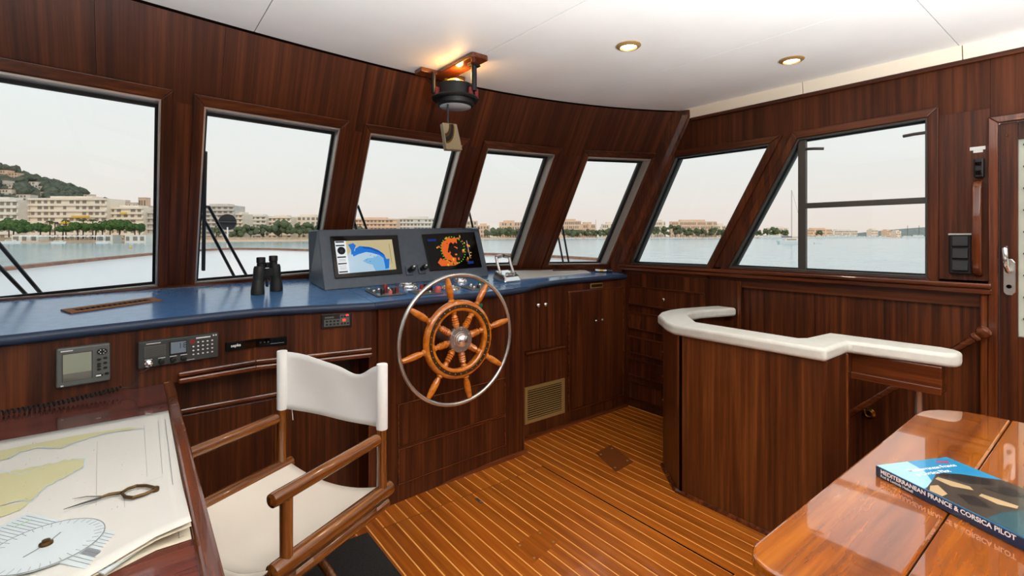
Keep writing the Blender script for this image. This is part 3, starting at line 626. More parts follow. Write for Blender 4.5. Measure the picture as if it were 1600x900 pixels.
for k, (x, y) in enumerate(((639, 423), (658, 421))):
    p = podpt(x, y, .002); j = thing('joystick_knob', ('left' if k == 0 else 'right')+' black joystick knob between the two screens', 'knob', tuple(p), 'joystick knobs between the screens')
    MB().obox(p+pn*.004, pr*.024, pu*.030, pn*.004).build('mount', 'pod_grey', j, bevel=.006)
    MB().lathe([(.014, 0), (.014, .02), (.017, .028), (.018, .046), (.014, .056), (.004, .060)], p+pn*.006, pn, 16).build('grip', 'black_plastic', j, smooth=True)
    MB().ball(p+pn*.064+pu*.006, .008).build('tip', 'chrome', j, smooth=True)

# small switch panels and gauges on the helm dashboard
def flatpanel(name, label, pts, h, mat, cat='switch panel'):
    c = sum((Vector((x, y, 0)) for x, y in pts), Vector())/len(pts)
    r = thing(name, label, cat, tuple(dash(c.x, c.y)))
    MB().hexa([dash(x, y, .0005) for x, y in pts]+[dash(x, y, h) for x, y in pts]).build('plate', mat, r, bevel=.002)
    return r, c
def knob(par, x, y, r, h, mat, name='knob', z0=.004):
    MB().lathe([(r, 0), (r, h*.7), (r*.75, h), (r*.1, h*1.02)], dash(x, y, z0), (0,-.09,1), 14).build(name, mat, par, smooth=True)
r, c = flatpanel('thruster_panel', 'dark switch panel with small joysticks at the left end of the helm dashboard', [(.972, 2.372), (1.135, 2.378), (1.136, 2.60), (.975, 2.55)], .005, 'device_dark')
for k, (dx, dy, mt, q, hh) in enumerate(((.05, .05, 'black_plastic', .012, .03), (.08, .09, 'red_plastic', .013, .045), (.11, .05, 'black_plastic', .014, .03), (.12, .11, 'steel', .009, .012), (.03, .12, 'steel', .010, .012), (.07, .15, 'steel', .009, .012), (.13, .16, 'steel', .009, .012), (.03, .19, 'steel', .009, .010), (.09, .04, 'pink_plastic', .009, .02), (.14, .075, 'red_plastic', .010, .03))): knob(r, .972+dx, 2.372+dy, q, hh, mt)
MB().hexa([dash(x, y, .005) for x, y in ((.985, 2.38), (1.125, 2.386), (1.125, 2.44), (.985, 2.435))]+[dash(x, y, .0065) for x, y in ((.985, 2.38), (1.125, 2.386), (1.125, 2.44), (.985, 2.435))]).build('inset', 'steel', r)
r, c = flatpanel('autopilot_panel', 'grey switch panel with pink knobs left of the wheel top', [(1.185, 2.325), (1.34, 2.335), (1.345, 2.475), (1.185, 2.46)], .005, 'device_grey')
for dx, dy, mt, q, hh in ((.03, .04, 'pink_plastic', .012, .022), (.13, .035, 'pink_plastic', .017, .035), (.06, .09, 'red_plastic', .012, .04), (.09, .10, 'black_plastic', .014, .04), (.12, .10, 'black_plastic', .012, .035), (.05, .13, 'steel', .009, .015), (.09, .05, 'steel', .008, .01)): knob(r, 1.185+dx, 2.325+dy, q, hh, mt)
r, c = flatpanel('engine_panel', 'grey switch panel with green lever at the right of the helm dashboard', [(1.53, 2.345), (1.735, 2.365), (1.70, 2.49), (1.53, 2.47)], .005, 'device_grey')
for dx, dy, mt, q, hh in ((.04, .04, 'steel', .010, .015), (.07, .04, 'black_plastic', .010, .02), (.10, .07, 'steel', .010, .02), (.14, .06, 'green_plastic', .016, .045), (.12, .10, 'green_plastic', .011, .03), (.05, .09, 'steel', .011, .02), (.16, .09, 'steel', .009, .015)): knob(r, 1.53+dx, 2.345+dy, q, hh, mt)
for (x, y, q, lb) in ((1.245, 2.58, .055, 'round chrome ringed gauge left of the wheel top'), (1.43, 2.42, .062, 'flat round steel gauge directly behind the wheel top'), (1.63, 2.63, .045, 'small chrome ringed gauge below the radar screen')):
    r = thing('dash_gauge', lb, 'gauge', tuple(dash(x, y)))
    MB().lathe([(q, 0), (q, .010), (q*.9, .018), (q*.82, .018), (q*.80, .012)], dash(x, y), (0,-.09,1), 28).build('bezel', 'chrome', r, smooth=True)
    MB().lathe([(q*.8, .010), (q*.8, .0125)], dash(x, y), (0,-.09,1), 28).build('dial', 'black_gloss' if q != .062 else 'steel', r)
    MB().obox(dash(x+.01, y, .0135), (q*.45, 0, 0), (0, .002, 0), (0, 0, .0005)).build('needle', 'white_print', r)
# throttle
th = thing('throttle_control', 'chrome twin lever throttle on the dashboard right of the screens', 'throttle', tuple(dash(1.95, 2.56)))
MB().loft([[dash(1.87, 2.48), dash(2.03, 2.50), dash(2.04, 2.66), dash(1.88, 2.64)], [dash(1.885, 2.50, .045), dash(2.015, 2.52, .045), dash(2.025, 2.65, .06), dash(1.895, 2.63, .06)]]).build('base', 'chrome', th, bevel=.012, seg=3)
for k, x in enumerate((1.90, 2.01)):
    lv = MB().tube([dash(x, 2.57, .05), dash(x, 2.60, .10), dash(x, 2.62, .15)], .010, 10).build('lever', 'chrome', th, smooth=True)
    MB().tube([dash(x, 2.62, .15), dash(x+(.045 if k == 0 else -.045), 2.622, .158)], .013, 12).build('grip', 'chrome', lv, smooth=True)
for x in (1.925, 1.955, 1.985): MB().lathe([(.012, 0), (.012, .012), (.006, .016)], dash(x, 2.53, .046), (0,-.2,1), 12).build('button', 'steel', th, smooth=True)
# chart and odds and ends on the starboard dashboard
MB().hexa([dash(x, y, .001) for x, y in ((2.03, 2.575), (2.82, 2.62), (2.90, 2.78), (2.12, 2.92))]+[dash(x, y, .006) for x, y in ((2.03, 2.575), (2.82, 2.62), (2.90, 2.78), (2.12, 2.92))]).build('folded_chart', 'paper')
tag(bpy.data.objects['folded_chart'], 'pale chart folded flat on the starboard dashboard', 'chart')
nb = MB().hexa([dash(x, y, .0065) for x, y in ((2.56, 2.78), (2.80, 2.745), (2.84, 2.775), (2.60, 2.82))]+[dash(x, y, .012) for x, y in ((2.56, 2.78), (2.80, 2.745), (2.84, 2.775), (2.60, 2.82))]).build('parallel_rule', 'bark', bevel=.001)
tag(nb, 'dark wooden parallel rule lying on the pale chart', 'ruler')
tq = thing('hand_torch', 'small brass and steel torch lying in the starboard dashboard corner', 'torch', tuple(dash(2.98, 2.63)))
MB().tube([dash(2.915, 2.665, .014), dash(2.99, 2.615, .014)], .012, 12).build('barrel', 'steel', tq, smooth=True)
MB().tube([dash(2.99, 2.615, .014), dash(3.03, 2.588, .016)], [.012, .017], 12).build('head', 'black_plastic', tq, smooth=True)
MB().tube([dash(2.945, 2.645, .014), dash(2.97, 2.628, .014)], .0128, 12).build('band', 'brass', tq, smooth=True)

# ---- instruments on the port fascia
nn1 = along(S1A, S1B)[1]; dd1 = along(S1A, S1B)[0]
def fc(x, y, off=0): return onplane(x, y, S1A, S1B, off)
def dev(name, label, cat, x0, x1, z0, z1, th, mat, A=S1A, B=S1B, bevel=.005):
    p = facept(A, B, (x0+x1)/2, z0); r = thing(name, label, cat, tuple(p))
    facebox(A, B, x0, x1, z0, z1, th).build('case', mat, r, bevel=bevel); return r
p0, p1 = fc(87, 605), fc(171, 534)
x0, x1, z0, z1 = p0.x, p1.x, p0.z, p1.z
r = dev('weather_receiver', 'grey instrument with a square screen left of the radio', 'display', x0, x1, z0, z1, .028, 'device_grey')
def inst(r, u0, u1, v0, v1, mat, name, th=.0015, base=.028, bev=0): 
    return facebox(S1A, S1B, x0+(x1-x0)*u0, x0+(x1-x0)*u1, z0+(z1-z0)*v0, z0+(z1-z0)*v1, th, base).build(name, mat, r, bevel=bev)
inst(r, .10, .66, .14, .86, 'device_dark', 'screen_frame', .001); inst(r, .12, .64, .34, .84, 'lcd', 'screen', .0018); inst(r, .12, .64, .15, .34, 'lcd_low', 'screen_band', .0018)
inst(r, .08, .30, .91, .935, 'white_print', 'maker_mark'); inst(r, .08, .13, .03, .06, 'white_print', 'maker_mark')
def rnd(r, u, v, q, mat, name, base=.028, h=.003, sx=1.0):
    p = facept(S1A, S1B, x0+(x1-x0)*u, z0+(z1-z0)*v, base)
    mb = MB(); n = 16; loops = []
    for hh in (0, h): loops.append([p+dd1*(q*sx*math.cos(2*PI*k/n))+U_*(q*math.sin(2*PI*k/n))+nn1*hh for k in range(n)])
    return mb.loft(loops).build(name, mat, r)
pad = rnd(r, .84, .80, .011, 'black_plastic', 'cursor_pad', sx=1.35)
for a in range(6): rnd(pad, .84+.055*math.cos(a*PI/3), .80+.045*math.sin(a*PI/3), .0022, 'white_print', 'arrow', .031, .0008) if False else None
for k in range(6):
    p = facept(S1A, S1B, x0+(x1-x0)*(.84+.06*math.cos(k*PI/3)), z0+(z1-z0)*(.80+.05*math.sin(k*PI/3)), .0312)
    MB().obox(p, dd1*.0015, U_*.0015, nn1*.0003).build('arrow', 'white_print', pad)
for u, v in ((.78, .60), (.90, .62), (.90, .49), (.90, .36), (.78, .34), (.78, .42), (.78, .48)): rnd(r, u, v, .0045, 'black_plastic', 'key', sx=1.3)
rnd(r, .78, .18, .006, 'black_plastic', 'key', sx=1.8); rnd(r, .93, .20, .005, 'black_plastic', 'key', sx=1.3); inst(r, .72, .82, .16, .20, 'white_print', 'key_mark', .0012, .0305)
p0, p1 = fc(214.5, 575), fc(339, 519.5)
x0, x1, z0, z1 = p0.x, p1.x, .855, .955
r = dev('radio_set', 'wide grey radio set with a number display and keypad', 'radio', x0, x1, z0, z1, .024, 'device_dark', bevel=.003)
B4 = .024
inst(r, .07, .32, .38, .80, 'device_grey', 'speaker_grille', .0008, B4)
for k in range(9): inst(r, .075, .315, .40+k*.043, .414+k*.043, 'black_plastic', 'grille_slot', .0004, B4+.0008)
inst(r, .36, .58, .34, .88, 'black_plastic', 'display_frame', .001, B4); dp = inst(r, .38, .57, .40, .84, 'lcd_blue', 'display', .0012, B4+.001)
letters('18', facept(S1A, S1B, x0+(x1-x0)*.47, z0+(z1-z0)*.58, B4+.0024), dd1, U_, .030, 'lcd_ink', r, 'display_digits')
inst(r, .09, .26, .88, .905, 'white_print', 'maker_mark', .001, B4); inst(r, .70, .89, .86, .91, 'white_print', 'maker_mark', .001, B4)
for u in (.115, .27, .41, .54): inst(r, u-.04, u+.045, .29, .31, 'white_print', 'knob_mark', .0008, B4)
for u in (.27, .41, .54):
    p = facept(S1A, S1B, x0+(x1-x0)*u, z0+(z1-z0)*.17, B4); MB().lathe([(.010, 0), (.009, .012), (.004, .013)], p, nn1, 16).build('knob', 'black_plastic', r, smooth=True)
p = facept(S1A, S1B, x0+(x1-x0)*.115, z0+(z1-z0)*.15, B4); MB().lathe([(.013, 0), (.013, .006), (.007, .008), (.007, .022), (.004, .024)], p, nn1, 16).build('jack', 'chrome', r, smooth=True); jack = p+nn1*.022
for a in range(5):
    for b_ in range(4):
        u = .665+a*.062; v = .72-b_*.155
        if a == 0 and b_ == 0: rnd(r, u-.01, v+.04, .009, 'red_plastic', 'distress_key', B4, .002); continue
        rnd(r, u, v, .0026, 'white_print', 'key', B4, .0015, 1.35)
for u in (.93, .965): rnd(r, u, .92, .003, 'white_print', 'key', B4, .001)
inst(r, .58, .68, .06, .075, 'white_print', 'knob_mark', .0008, B4)
# spiral cord
cd = thing('spiral_cord', 'black spiral cord running from the radio along the chart table', 'cord', tuple(jack-U_*.1))
q0 = jack; lead = [q0, q0+nn1*.012-U_*.006, q0-dd1*.02+nn1*.012-U_*.022, q0-dd1*.035+nn1*.010-U_*.026, q0-dd1*.04+nn1*.012-U_*.05, q0-dd1*.06+nn1*.014-U_*.068, q0-dd1*.085+nn1*.014-U_*.066]
MB().tube(lead, .0022, 8).build('lead', 'black_plastic', cd, smooth=True)
st = lead[-1]; en = Vector((XP+.1, 2.20, .792)); hel = []; NT = 52
for k in range(NT*9+1):
    t_ = k/(NT*9); a = 2*PI*NT*t_
    c_ = st.lerp(en, t_); z_ = max(.7905, st.z+(.791-st.z)*min(1, t_*3.2)); 
    hel.append(Vector((c_.x, c_.y+.0075*math.cos(a)-.015*min(1, t_*4), z_+.0075*math.sin(a))))
MB().tube(hel, .0024, 6).build('coil', 'black_plastic', cd, smooth=True, angle=80)
# black stereo unit
p0, p1 = fc(352, 553), fc(398, 533)
r = thing('stereo_unit', 'flat black stereo unit with a small white maker mark', 'stereo', tuple(p0))
xq = onplane(448, 540, S1B, S2B).x
facebox(S1A, S1B, p0.x, .412, .868, .904, .010).build('case', 'black_gloss', r)
facebox(S1B, S2B, .4125, xq, .868, .904, .010).build('case', 'black_gloss', r)
letters('sepka', facept(S1A, S1B, p0.x+.018, .884, .0102), dd1, U_, .017, 'white_print', r, bold=.0003)
facebox(S1B, S2B, xq-.065, xq-.012, .8775, .8795, .0006, .010).build('print_line', 'lcd_blue', r)
for x in (.43, .445, .46): facebox(S1B, S2B, x, x+.006, .884, .890, .0006, .010).build('indicator', 'device_dark', r)
# alarm panel with a red light
A, B = S1B, S2B; p0, p1 = onplane(502, 513, A, B), onplane(549, 486, A, B)
r = thing('alarm_panel', 'small black alarm panel with a red light under the dashboard edge', 'alarm', tuple(p0)); w_ = p1.x-p0.x; zz0, zz1 = .925, .99
facebox(A, B, p0.x, p1.x, zz0, zz1, .012).build('case', 'black_plastic', r, bevel=.002)
def al(u0, u1, v0, v1, mat, nm, th=.001): facebox(A, B, p0.x+w_*u0, p0.x+w_*u1, zz0+(zz1-zz0)*v0, zz0+(zz1-zz0)*v1, th, .012).build(nm, mat, r)
al(.08, .92, .12, .62, 'device_grey', 'legend_plate'); al(.60, .92, .62, .92, 'device_grey', 'legend_plate'); al(.1, .4, .70, .82, 'device_grey', 'maker_mark')
for k in range(4): 
    for v in (.20, .42): al(.13+k*.12, .21+k*.12, v, v+.13, 'black_plastic', 'key', .002)
for k in range(3): 
    for v in (.20, .70): al(.63+k*.1, .70+k*.1, v, v+.13, 'black_plastic', 'key', .002)
al(.70, .78, .44, .58, 'red_led', 'warning_light', .003); al(.80, .88, .80, .90, 'red_led', 'warning_light', .003)
# ================================================================ LOOSE THINGS
# ---- steering wheel
WC = Vector((1.305, 2.125, .826)); ax = Vector((0, -1, 0))
sw_ = thing('steering_wheel', 'ship steering wheel with wooden spokes and a polished steel rim', 'steering wheel', tuple(WC-U_*.335))
def circ(r, y=0, n=64): return [WC+Vector((r*math.cos(2*PI*k/n), y, r*math.sin(2*PI*k/n))) for k in range(n)]
MB().tube(circ(.329), .0105, 12, closed=True).build('rim', 'steel', sw_, smooth=True, angle=80)
def ringprof(prof, n=64): return MB().loft([[WC+Vector((r*math.cos(2*PI*k/n), y, r*math.sin(2*PI*k/n))) for r, y in prof] for k in range(n)], closed=True)
fel = ringprof([(.146, -.012), (.150, -.019), (.160, -.021), (.186, -.021), (.197, -.014), (.203, 0), (.197, .014), (.186, .021), (.152, .021), (.146, .012)]).build('felloe', 'wheel_wood', sw_, smooth=True, angle=50)
ringprof([(.163, -.0205), (.163, -.0228), (.180, -.0228), (.180, -.0205)]).build('metal_band', 'bronze', fel)
for k in range(32):
    a = 2*PI*k/32; MB().lathe([(.0036, 0), (.0025, .0022), (.0004, .0028)], WC+Vector((.1715*math.cos(a), -.0226, .1715*math.sin(a))), ax, 8).build('rivet', 'steel', fel, smooth=True)
for k in range(8):
    a = math.radians(12+45*k); dv = Vector((math.cos(a), 0, math.sin(a)))
    MB().lathe([(.017, .055), (.018, .062), (.013, .066), (.017, .072), (.020, .082), (.015, .088), (.019, .094), (.014, .099), (.019, .106), (.014, .111), (.018, .118), (.013, .124), (.012, .132), (.016, .138), (.016, .150)], WC, dv, 12).build('spoke', 'wheel_wood', sw_, smooth=True)
    MB().lathe([(.016, .198), (.018, .204), (.012, .211), (.012, .216), (.016, .225), (.018, .25), (.017, .28), (.014, .305), (.012, .318), (.008, .321)], WC, dv, 12).build('handle', 'wheel_wood', sw_, smooth=True)
MB().lathe([(.040, -.09), (.040, -.02), (.062, -.018), (.066, -.008), (.066, .020), (.062, .027), (.044, .027), (.042, .031), (.036, .031)], WC, ax, 32).build('hub', 'steel', sw_, smooth=True)
MB().lathe([(.036, .029), (.034, .040), (.026, .050), (.012, .056), (.001, .058)], WC, ax, 28).build('hub_cap', 'chrome', sw_, smooth=True, angle=80)
for k in range(6):
    a = PI/6+2*PI*k/6; MB().lathe([(.0045, 0), (.003, .003), (.0005, .0035)], WC+Vector((.053*math.cos(a), -.027, .053*math.sin(a))), ax, 8).build('hub_bolt', 'chrome', sw_, smooth=True)
MB().tube([WC+Vector((0, .05, 0)), WC+Vector((0, .21, 0))], .028, 16).build('shaft', 'steel', sw_, smooth=True)

# ---- binoculars standing on their objectives
b1 = dash(.475, 2.655); b2 = dash(.572, 2.715); ctr = (b1+b2)/2
bn = thing('binoculars', 'black binoculars standing upright on the blue dashboard', 'binoculars', tuple(ctr))
dv = (b2-b1).normalized(); dv.z = 0
hh = []
for p in (b1, b2):
    s_ = dv*(.012 if p is b1 else -.012)
    tb_ = MB().loft([[p+s_*f_+Vector((r_*math.cos(2*PI*k/18), r_*math.sin(2*PI*k/18), z_)) for k in range(18)] for f_, r_, z_ in ((0, .031, 0), (0, .0315, .012), (0, .030, .03), (.3, .0255, .068), (.5, .0255, .075), (.6, .027, .08), (.8, .027, .125), (1.0, .0245, .138))]).build('barrel', 'binocular_black', bn, smooth=True, angle=50)
    ec = p+s_*1.6
    MB().lathe([(.016, .136), (.019, .139), (.019, .150), (.017, .152), (.0205, .155), (.0205, .180), (.018, .182), (.016, .180)], ec, (0,0,1), 18).build('eyepiece', 'rubber_black', tb_, smooth=True)
MB().obox(ctr+U_*.10, dv*.030, Vector((-dv.y, dv.x, 0))*.012, U_*.022).build('bridge', 'binocular_black', bn, bevel=.005)
MB().lathe([(.010, .125), (.011, .128), (.011, .150), (.009, .152)], ctr, (0,0,1), 14).build('focus_wheel', 'rubber_black', bn, smooth=True)
MB().tube([ctr+U_*.09, ctr+U_*.06-dv*.004, ctr+U_*.03+dv*.0], .006, 8).build('hinge', 'rubber_black', bn, smooth=True)

# ---- director's chair (faces the chart table corner)
uf, up_ = Vector((.8805, .4740, 0)), Vector((-.4740, .8805, 0))
def ch(u, p, z): return uf*u+up_*p+U_*z
dc = thing('director_chair', "director's chair with varnished wooden frame and white canvas", 'chair', tuple(ch(1.12, 1.305, 0)))
PRr, PLl = 1.07, 1.54
for p in (PRr, PLl):
    s_ = 1 if p == PLl else -1
    nm = 'left' if s_ > 0 else 'right'
    MB().lathe([(.012, 0), (.0185, .004), (.0195, .012), (.0195, .408), (.0185, .416), (.012, .420)], ch(.885, p, .670), uf, 16).build('armrest', 'chair_wood', dc, smooth=True)
    MB().lathe([(.017, .50), (.0175, .655)], ch(.935, p, 0), U_, 14).build('arm_post', 'chair_wood_z', dc, smooth=True)
    MB().tube([ch(1.325, p, .49), ch(1.325, p, .70), ch(1.33, p, .915)], [.0175, .0165, .0165], 14).build('back_post', 'chair_wood_z', dc, smooth=True)
    MB().lathe([(.014, 0), (.023, .005), (.0245, .015), (.0245, .470), (.023, .480), (.014, .485)], ch(.885, p, .482), uf, 18).build('seat_rail', 'chair_wood', dc, smooth=True)
    MB().lathe([(.012, 0), (.019, .005), (.020, .45), (.012, .455)], ch(.895, p, .438), uf, 16).build('hinged_rail', 'chair_wood', dc, smooth=True)
    for u in (.975, 1.30):
        MB().obox(ch(u, p-.0235 if s_ < 0 else p+.0235, .457), uf*.030, up_*.002, U_*.006).build('hinge', 'steel', dc, bevel=.001)
    q = PLl if s_ < 0 else PRr
    for u in (.93, 1.27):
        uu = u+(.025 if s_ < 0 else 0)
        MB().tube([ch(uu, p, .438), ch(uu, (p+q)/2, .24), ch(uu, q, .045)], .015, 12).build('leg', 'chair_wood_z', dc, smooth=True)
    MB().lathe([(.012, 0), (.020, .005), (.021, .45), (.012, .455)], ch(.895, p, .0245), uf, 14).build('floor_rail', 'chair_wood', dc, smooth=True)
# canvas back
def sheet(fn, nu, nv, th, name, mat, par, smooth=True):
    mb = MB(); vs = [fn(i/nu, j/nv) for j in range(nv+1) for i in range(nu+1)]
    fs = [(j*(nu+1)+i, j*(nu+1)+i+1, (j+1)*(nu+1)+i+1, (j+1)*(nu+1)+i) for j in range(nv) for i in range(nu)]
    mb.add(vs, fs); o = mb.build(name, mat, par, smooth=smooth, angle=60)
    md = o.modifiers.new('solid', 'SOLIDIFY'); md.thickness = th; md.offset = 0
    return o
def back(a, v):
    p = PLl+.006+(PRr-.012-PLl)*a
    sag = math.sin(PI*a); dip = .050*math.exp(-((a-.70)/.17)**2)+.026*math.exp(-((a-.45)/.22)**2)
    z = .700-.014*sag*1.2+v*(.215-dip+.012*sag*1.2)
    u = 1.325+.042*sag**.8+.012*math.sin(7*a+3*v)*sag*.5+.010*math.sin(PI*v)*sag
    return ch(u-.0*v, p, z)
sheet(back, 28, 10, .004, 'back_canvas', 'canvas', dc)
for p in (PRr, PLl):
    MB().lathe([(.0182, .697), (.0188, .70), (.0188, .915), (.0175, .918), (.003, .919)], ch(1.327, p, 0), U_, 16).build('canvas_sleeve', 'canvas', dc, smooth=True)
def seat(a, v):
    p = PRr+.010+(PLl-PRr-.020)*a; u = .895+.455*v
    dz = .055*math.sin(PI*a)**.8*(1-.25*v)+.006*math.sin(9*a)*math.sin(PI*a)*(1-v)
    return ch(u, p, .490-dz)
sheet(seat, 24, 14, .004, 'seat_canvas', 'seat_canvas', dc)
def flap(a, v):
    p = PRr+.010+(PLl-PRr-.020)*a
    dz = .055*math.sin(PI*a)**.8+.006*math.sin(9*a)*math.sin(PI*a)
    return ch(.895-.012*math.sin(PI*v*.5), p, .490-dz-.030*v*math.sin(PI*a)**.5)
sheet(flap, 24, 3, .004, 'seat_hem', 'seat_canvas', dc)
MB().tube([ch(1.345, PLl-.03, .695), ch(1.347, PLl-.032, .67), ch(1.345, PLl-.036, .655)], .0012, 6).build('loose_thread', 'canvas', dc)

# ---- chart table and what lies on it
ct = thing('chart_table', 'dark mahogany chart table in the near left corner', 'table', (-.3, 1.3, 0))
ZT_ = .78
MB().prism([(XP+.005, .35), (.085, .35), (.085, 2.317), (XP+.005, 2.213)], ZT_-.035, ZT_).build('top', 'chart_table_wood', ct)
MB().box(.085, .35, ZT_-.045, .118, 2.318, ZT_+.010).build('edge_fiddle', 'moulding_y', ct, bevel=.008, seg=3)
MB().box(.0, .40, .0, .03, 2.40, ZT_-.036).build('side_panel', 'mahogany_v', ct)
for k in range(3): MB().box(.03, .5+k*.6, .12, .036, 1.05+k*.6, .70).build('side_door', 'mahogany_v', ct, bevel=.002)
MB().box(.086, 2.285, ZT_-.03, .10, 2.298, ZT_+.012).build('corner_catch', 'brass', ct)
# chart: a folded stack of sheets
cs = thing('nautical_chart', 'large folded paper sea chart with yellow land on the chart table', 'chart', (-.2, 1.5, ZT_))
def chx(y): return .085+(.080-.085)*(2.0-y)/.9
def csheet(z0, z1, curl, name, mat):
    def fn(a, v):
        y = 1.02+.06*(1-a)+v*(1.915-1.02-.06*(1-a)) if False else 1.04+v*(1.912-1.04)
        x = XP+.03+a*(.083-XP-.03)
        yy = y
        if v < .3: yy = y-.0
        lift = curl*max(0, (a-.72)/.28)**1.5*max(0, (.35-v)/.35)**1.5
        # aft edge runs obliquely
        yy = 1.915-(1-v)*(.825+.05*(1-a)*0)
        if a < .93: yy = 1.915-(1-v)*(.825+.075*min(1, (.93-a)/.2))
        return Vector((x, yy, ZT_+z0+lift))
    return sheet(fn, 30, 20, z1-z0, name, mat, cs)
csheet(.0015, .0025, .0, 'sheet', 'paper_cream'); csheet(.006, .007, .020, 'sheet', 'paper_cream'); csheet(.009, .010, .026, 'sheet', 'paper')
ZCH = ZT_+.0108
def cpoly(pts, name, mat, par=cs, h=0): return MB().poly([tuple(Vector((*onz_(x, y, ZCH+h), ZCH+h))) for x, y in pts]).build(name, mat, par)
def onz_(x, y, z):
    r = ray(x, y); d = (z-H)/r.z; return (r.x*d, r.y*d)
def jag(pts, n=6, amp=1.6, seed=1):
    q = random.Random(seed); o = []
    for (x0_, y0_), (x1_, y1_) in zip(pts[:-1], pts[1:]):
        for k in range(n): t_ = k/n; o.append((x0_+(x1_-x0_)*t_+q.uniform(-amp, amp), y0_+(y1_-y0_)*t_+q.uniform(-amp, amp)))
    o.append(pts[-1]); return o
cpoly([(-60, 716), (0, 704), (60, 692), (120, 680), (200, 668)]+jag([(228, 668), (170, 676), (118, 690), (96, 701), (60, 699), (30, 706), (15, 716), (-60, 730)], 4, 1.2, 2), 'land_print', 'paper_land', h=.0001)
cpoly([(-60, 752), (0, 740)]+jag([(0, 740), (60, 728), (100, 719), (134, 716), (130, 730), (100, 745), (72, 760), (50, 782), (10, 786), (-60, 800)], 5, 1.8, 3), 'land_print', 'paper_land', h=.0001)
cpoly([(-60, 806), (-20, 797)]+jag([(0, 790), (48, 782), (38, 793), (10, 806), (-60, 822)], 4, 1.5, 5), 'land_print', 'paper_land', h=.0001)
def cline(pts, w=.0012, mat='ink', name='chart_line', h=.0003, par=cs):
    ps = [Vector((*onz_(x, y, ZCH+h), ZCH+h)) for x, y in pts]; mb = MB()
    for a, b_ in zip(ps[:-1], ps[1:]):
        d = (b_-a).normalized(); nn = Vector((-d.y, d.x, 0))*w/2; mb.poly([a-nn, b_-nn, b_+nn, a+nn])
    return mb.build(name, mat, par)
cline(jag([(15, 716), (30, 706), (60, 699), (96, 701), (118, 690), (170, 676), (228, 668)], 5, 1.2, 2), .003, 'paper_blue', 'coast_line')
cline(jag([(0, 735), (30, 741), (62, 730), (100, 719), (134, 716), (130, 730), (100, 745), (72, 760), (50, 782), (10, 786)], 5, 1.5, 3), .002, 'paper_blue', 'coast_line')
cline([(258, 655), (280, 841)]); cline([(247, 657), (254, 740)], .0006); cline([(277, 841), (288, 837)]); cline([(225, 664), (230, 745)], .0005); cline([(152, 690), (150, 790)], .0005); cline([(100, 800), (255, 744)], .0005); cline([(194, 770), (196, 842)], .0005)
q = random.Random(11)
for k in range(40):
    x, y = q.uniform(20, 240), q.uniform(690, 800); cline([(x, y), (x+q.uniform(1, 3), y-q.uniform(-1, 3))], .0009, 'ink', 'sounding_mark')
# brass dividers
dvd = thing('dividers', 'brass one-handed dividers with steel points on the chart', 'dividers', tuple(Vector((*onz_(180, 780, ZCH), ZCH))))
def cp(x, y, h): return Vector((*onz_(x, y, ZCH), ZCH+h))
MB().tube([cp(158, 782, .006), cp(130, 789, .004), cp(99, 796.5, .001)], [.0022, .0018, .0004], 8).build('point', 'device_dark', dvd, smooth=True)
MB().tube([cp(158, 780, .006), cp(135, 779, .004), cp(113, 780, .001)], [.0018, .0014, .0004], 8).build('point', 'steel', dvd, smooth=True)
MB().tube([cp(155, 782, .006), cp(170, 777, .006), cp(190, 774, .006)], [.0022, .0034, .0034], 10).build('stem', 'bronze', dvd, smooth=True)
MB().tube([cp(190, 774, .006), cp(200, 768, .006), cp(213, 763.5, .006), cp(228, 763, .006), cp(242, 766, .006)], [.003, .0035, .0035, .0035, .003], 10).build('arm', 'bronze', dvd, smooth=True)
MB().tube([cp(191, 776, .006), cp(196, 781, .006), cp(208, 782, .006), cp(225, 777, .006), cp(243, 769, .006)], [.003, .0035, .0035, .0035, .003], 10).build('arm', 'bronze', dvd, smooth=True)
MB().lathe([(.006, 0), (.007, .003), (.007, .009), (.004, .011)], cp(243, 768, 0), U_, 14).build('pivot', 'bronze', dvd, smooth=True)
# plotter
pt = thing('course_plotter', 'clear plastic course plotter with a compass rose disc on the chart', 'plotter', tuple(cp(70, 855, 0)))
A_, B_, C_ = cp(42, 804, .001), cp(240, 847, .001), cp(163, 899, .001); D__ = A_+(C_-B_)
MB().hexa([A_, B_, C_, D__]+[p+U_*.002 for p in (A_, B_, C_, D__)]).build('blade', 'acetate', pt)
le = (B_-A_); we = (D__-A_)
for k in range(10):
    t_ = .08+.09*k; MB().obox(A_+we*t_+le*.5+U_*.0023, le*.47, we.normalized()*.0004, U_*.0001).build('ruled_line', 'ink', pt)
rc = cp(72, 855, .0035)
rad = .082
MB().lathe([(rad, 0), (rad, .0015)], rc, U_, 48).build('rose_disc', 'acetate', pt)
MB().loft([[rc+Vector((r_*math.cos(2*PI*k/48), r_*math.sin(2*PI*k/48), .0018)) for r_ in (rad, rad-.0016)]+[rc+Vector((r_*math.cos(2*PI*k/48), r_*math.sin(2*PI*k/48), .0010)) for r_ in (rad-.0016, rad)] for k in range(48)], closed=True).build('disc_edge', 'ink', pt)
for k in range(36):
    a = 2*PI*k/36; d = Vector((math.cos(a), math.sin(a), 0)); nn = Vector((-d.y, d.x, 0)); MB().obox(rc+d*(rad-.009)+U_*.0018, d*(.005 if k % 3 else .008), nn*.0004, U_*.0001).build('degree_mark', 'ink', pt)
MB().lathe([(.010, .0015), (.010, .005), (.006, .007), (.006, .010), (.002, .011)], rc, U_, 18).build('pivot', 'bronze', pt, smooth=True)
for a in (1.1, 3.9): d = Vector((math.cos(a), math.sin(a), 0)); MB().obox(rc+d*.022+U_*.002, d*.014, Vector((-d.y, d.x, 0))*.001, U_*.0002).build('pointer', 'ink', pt)
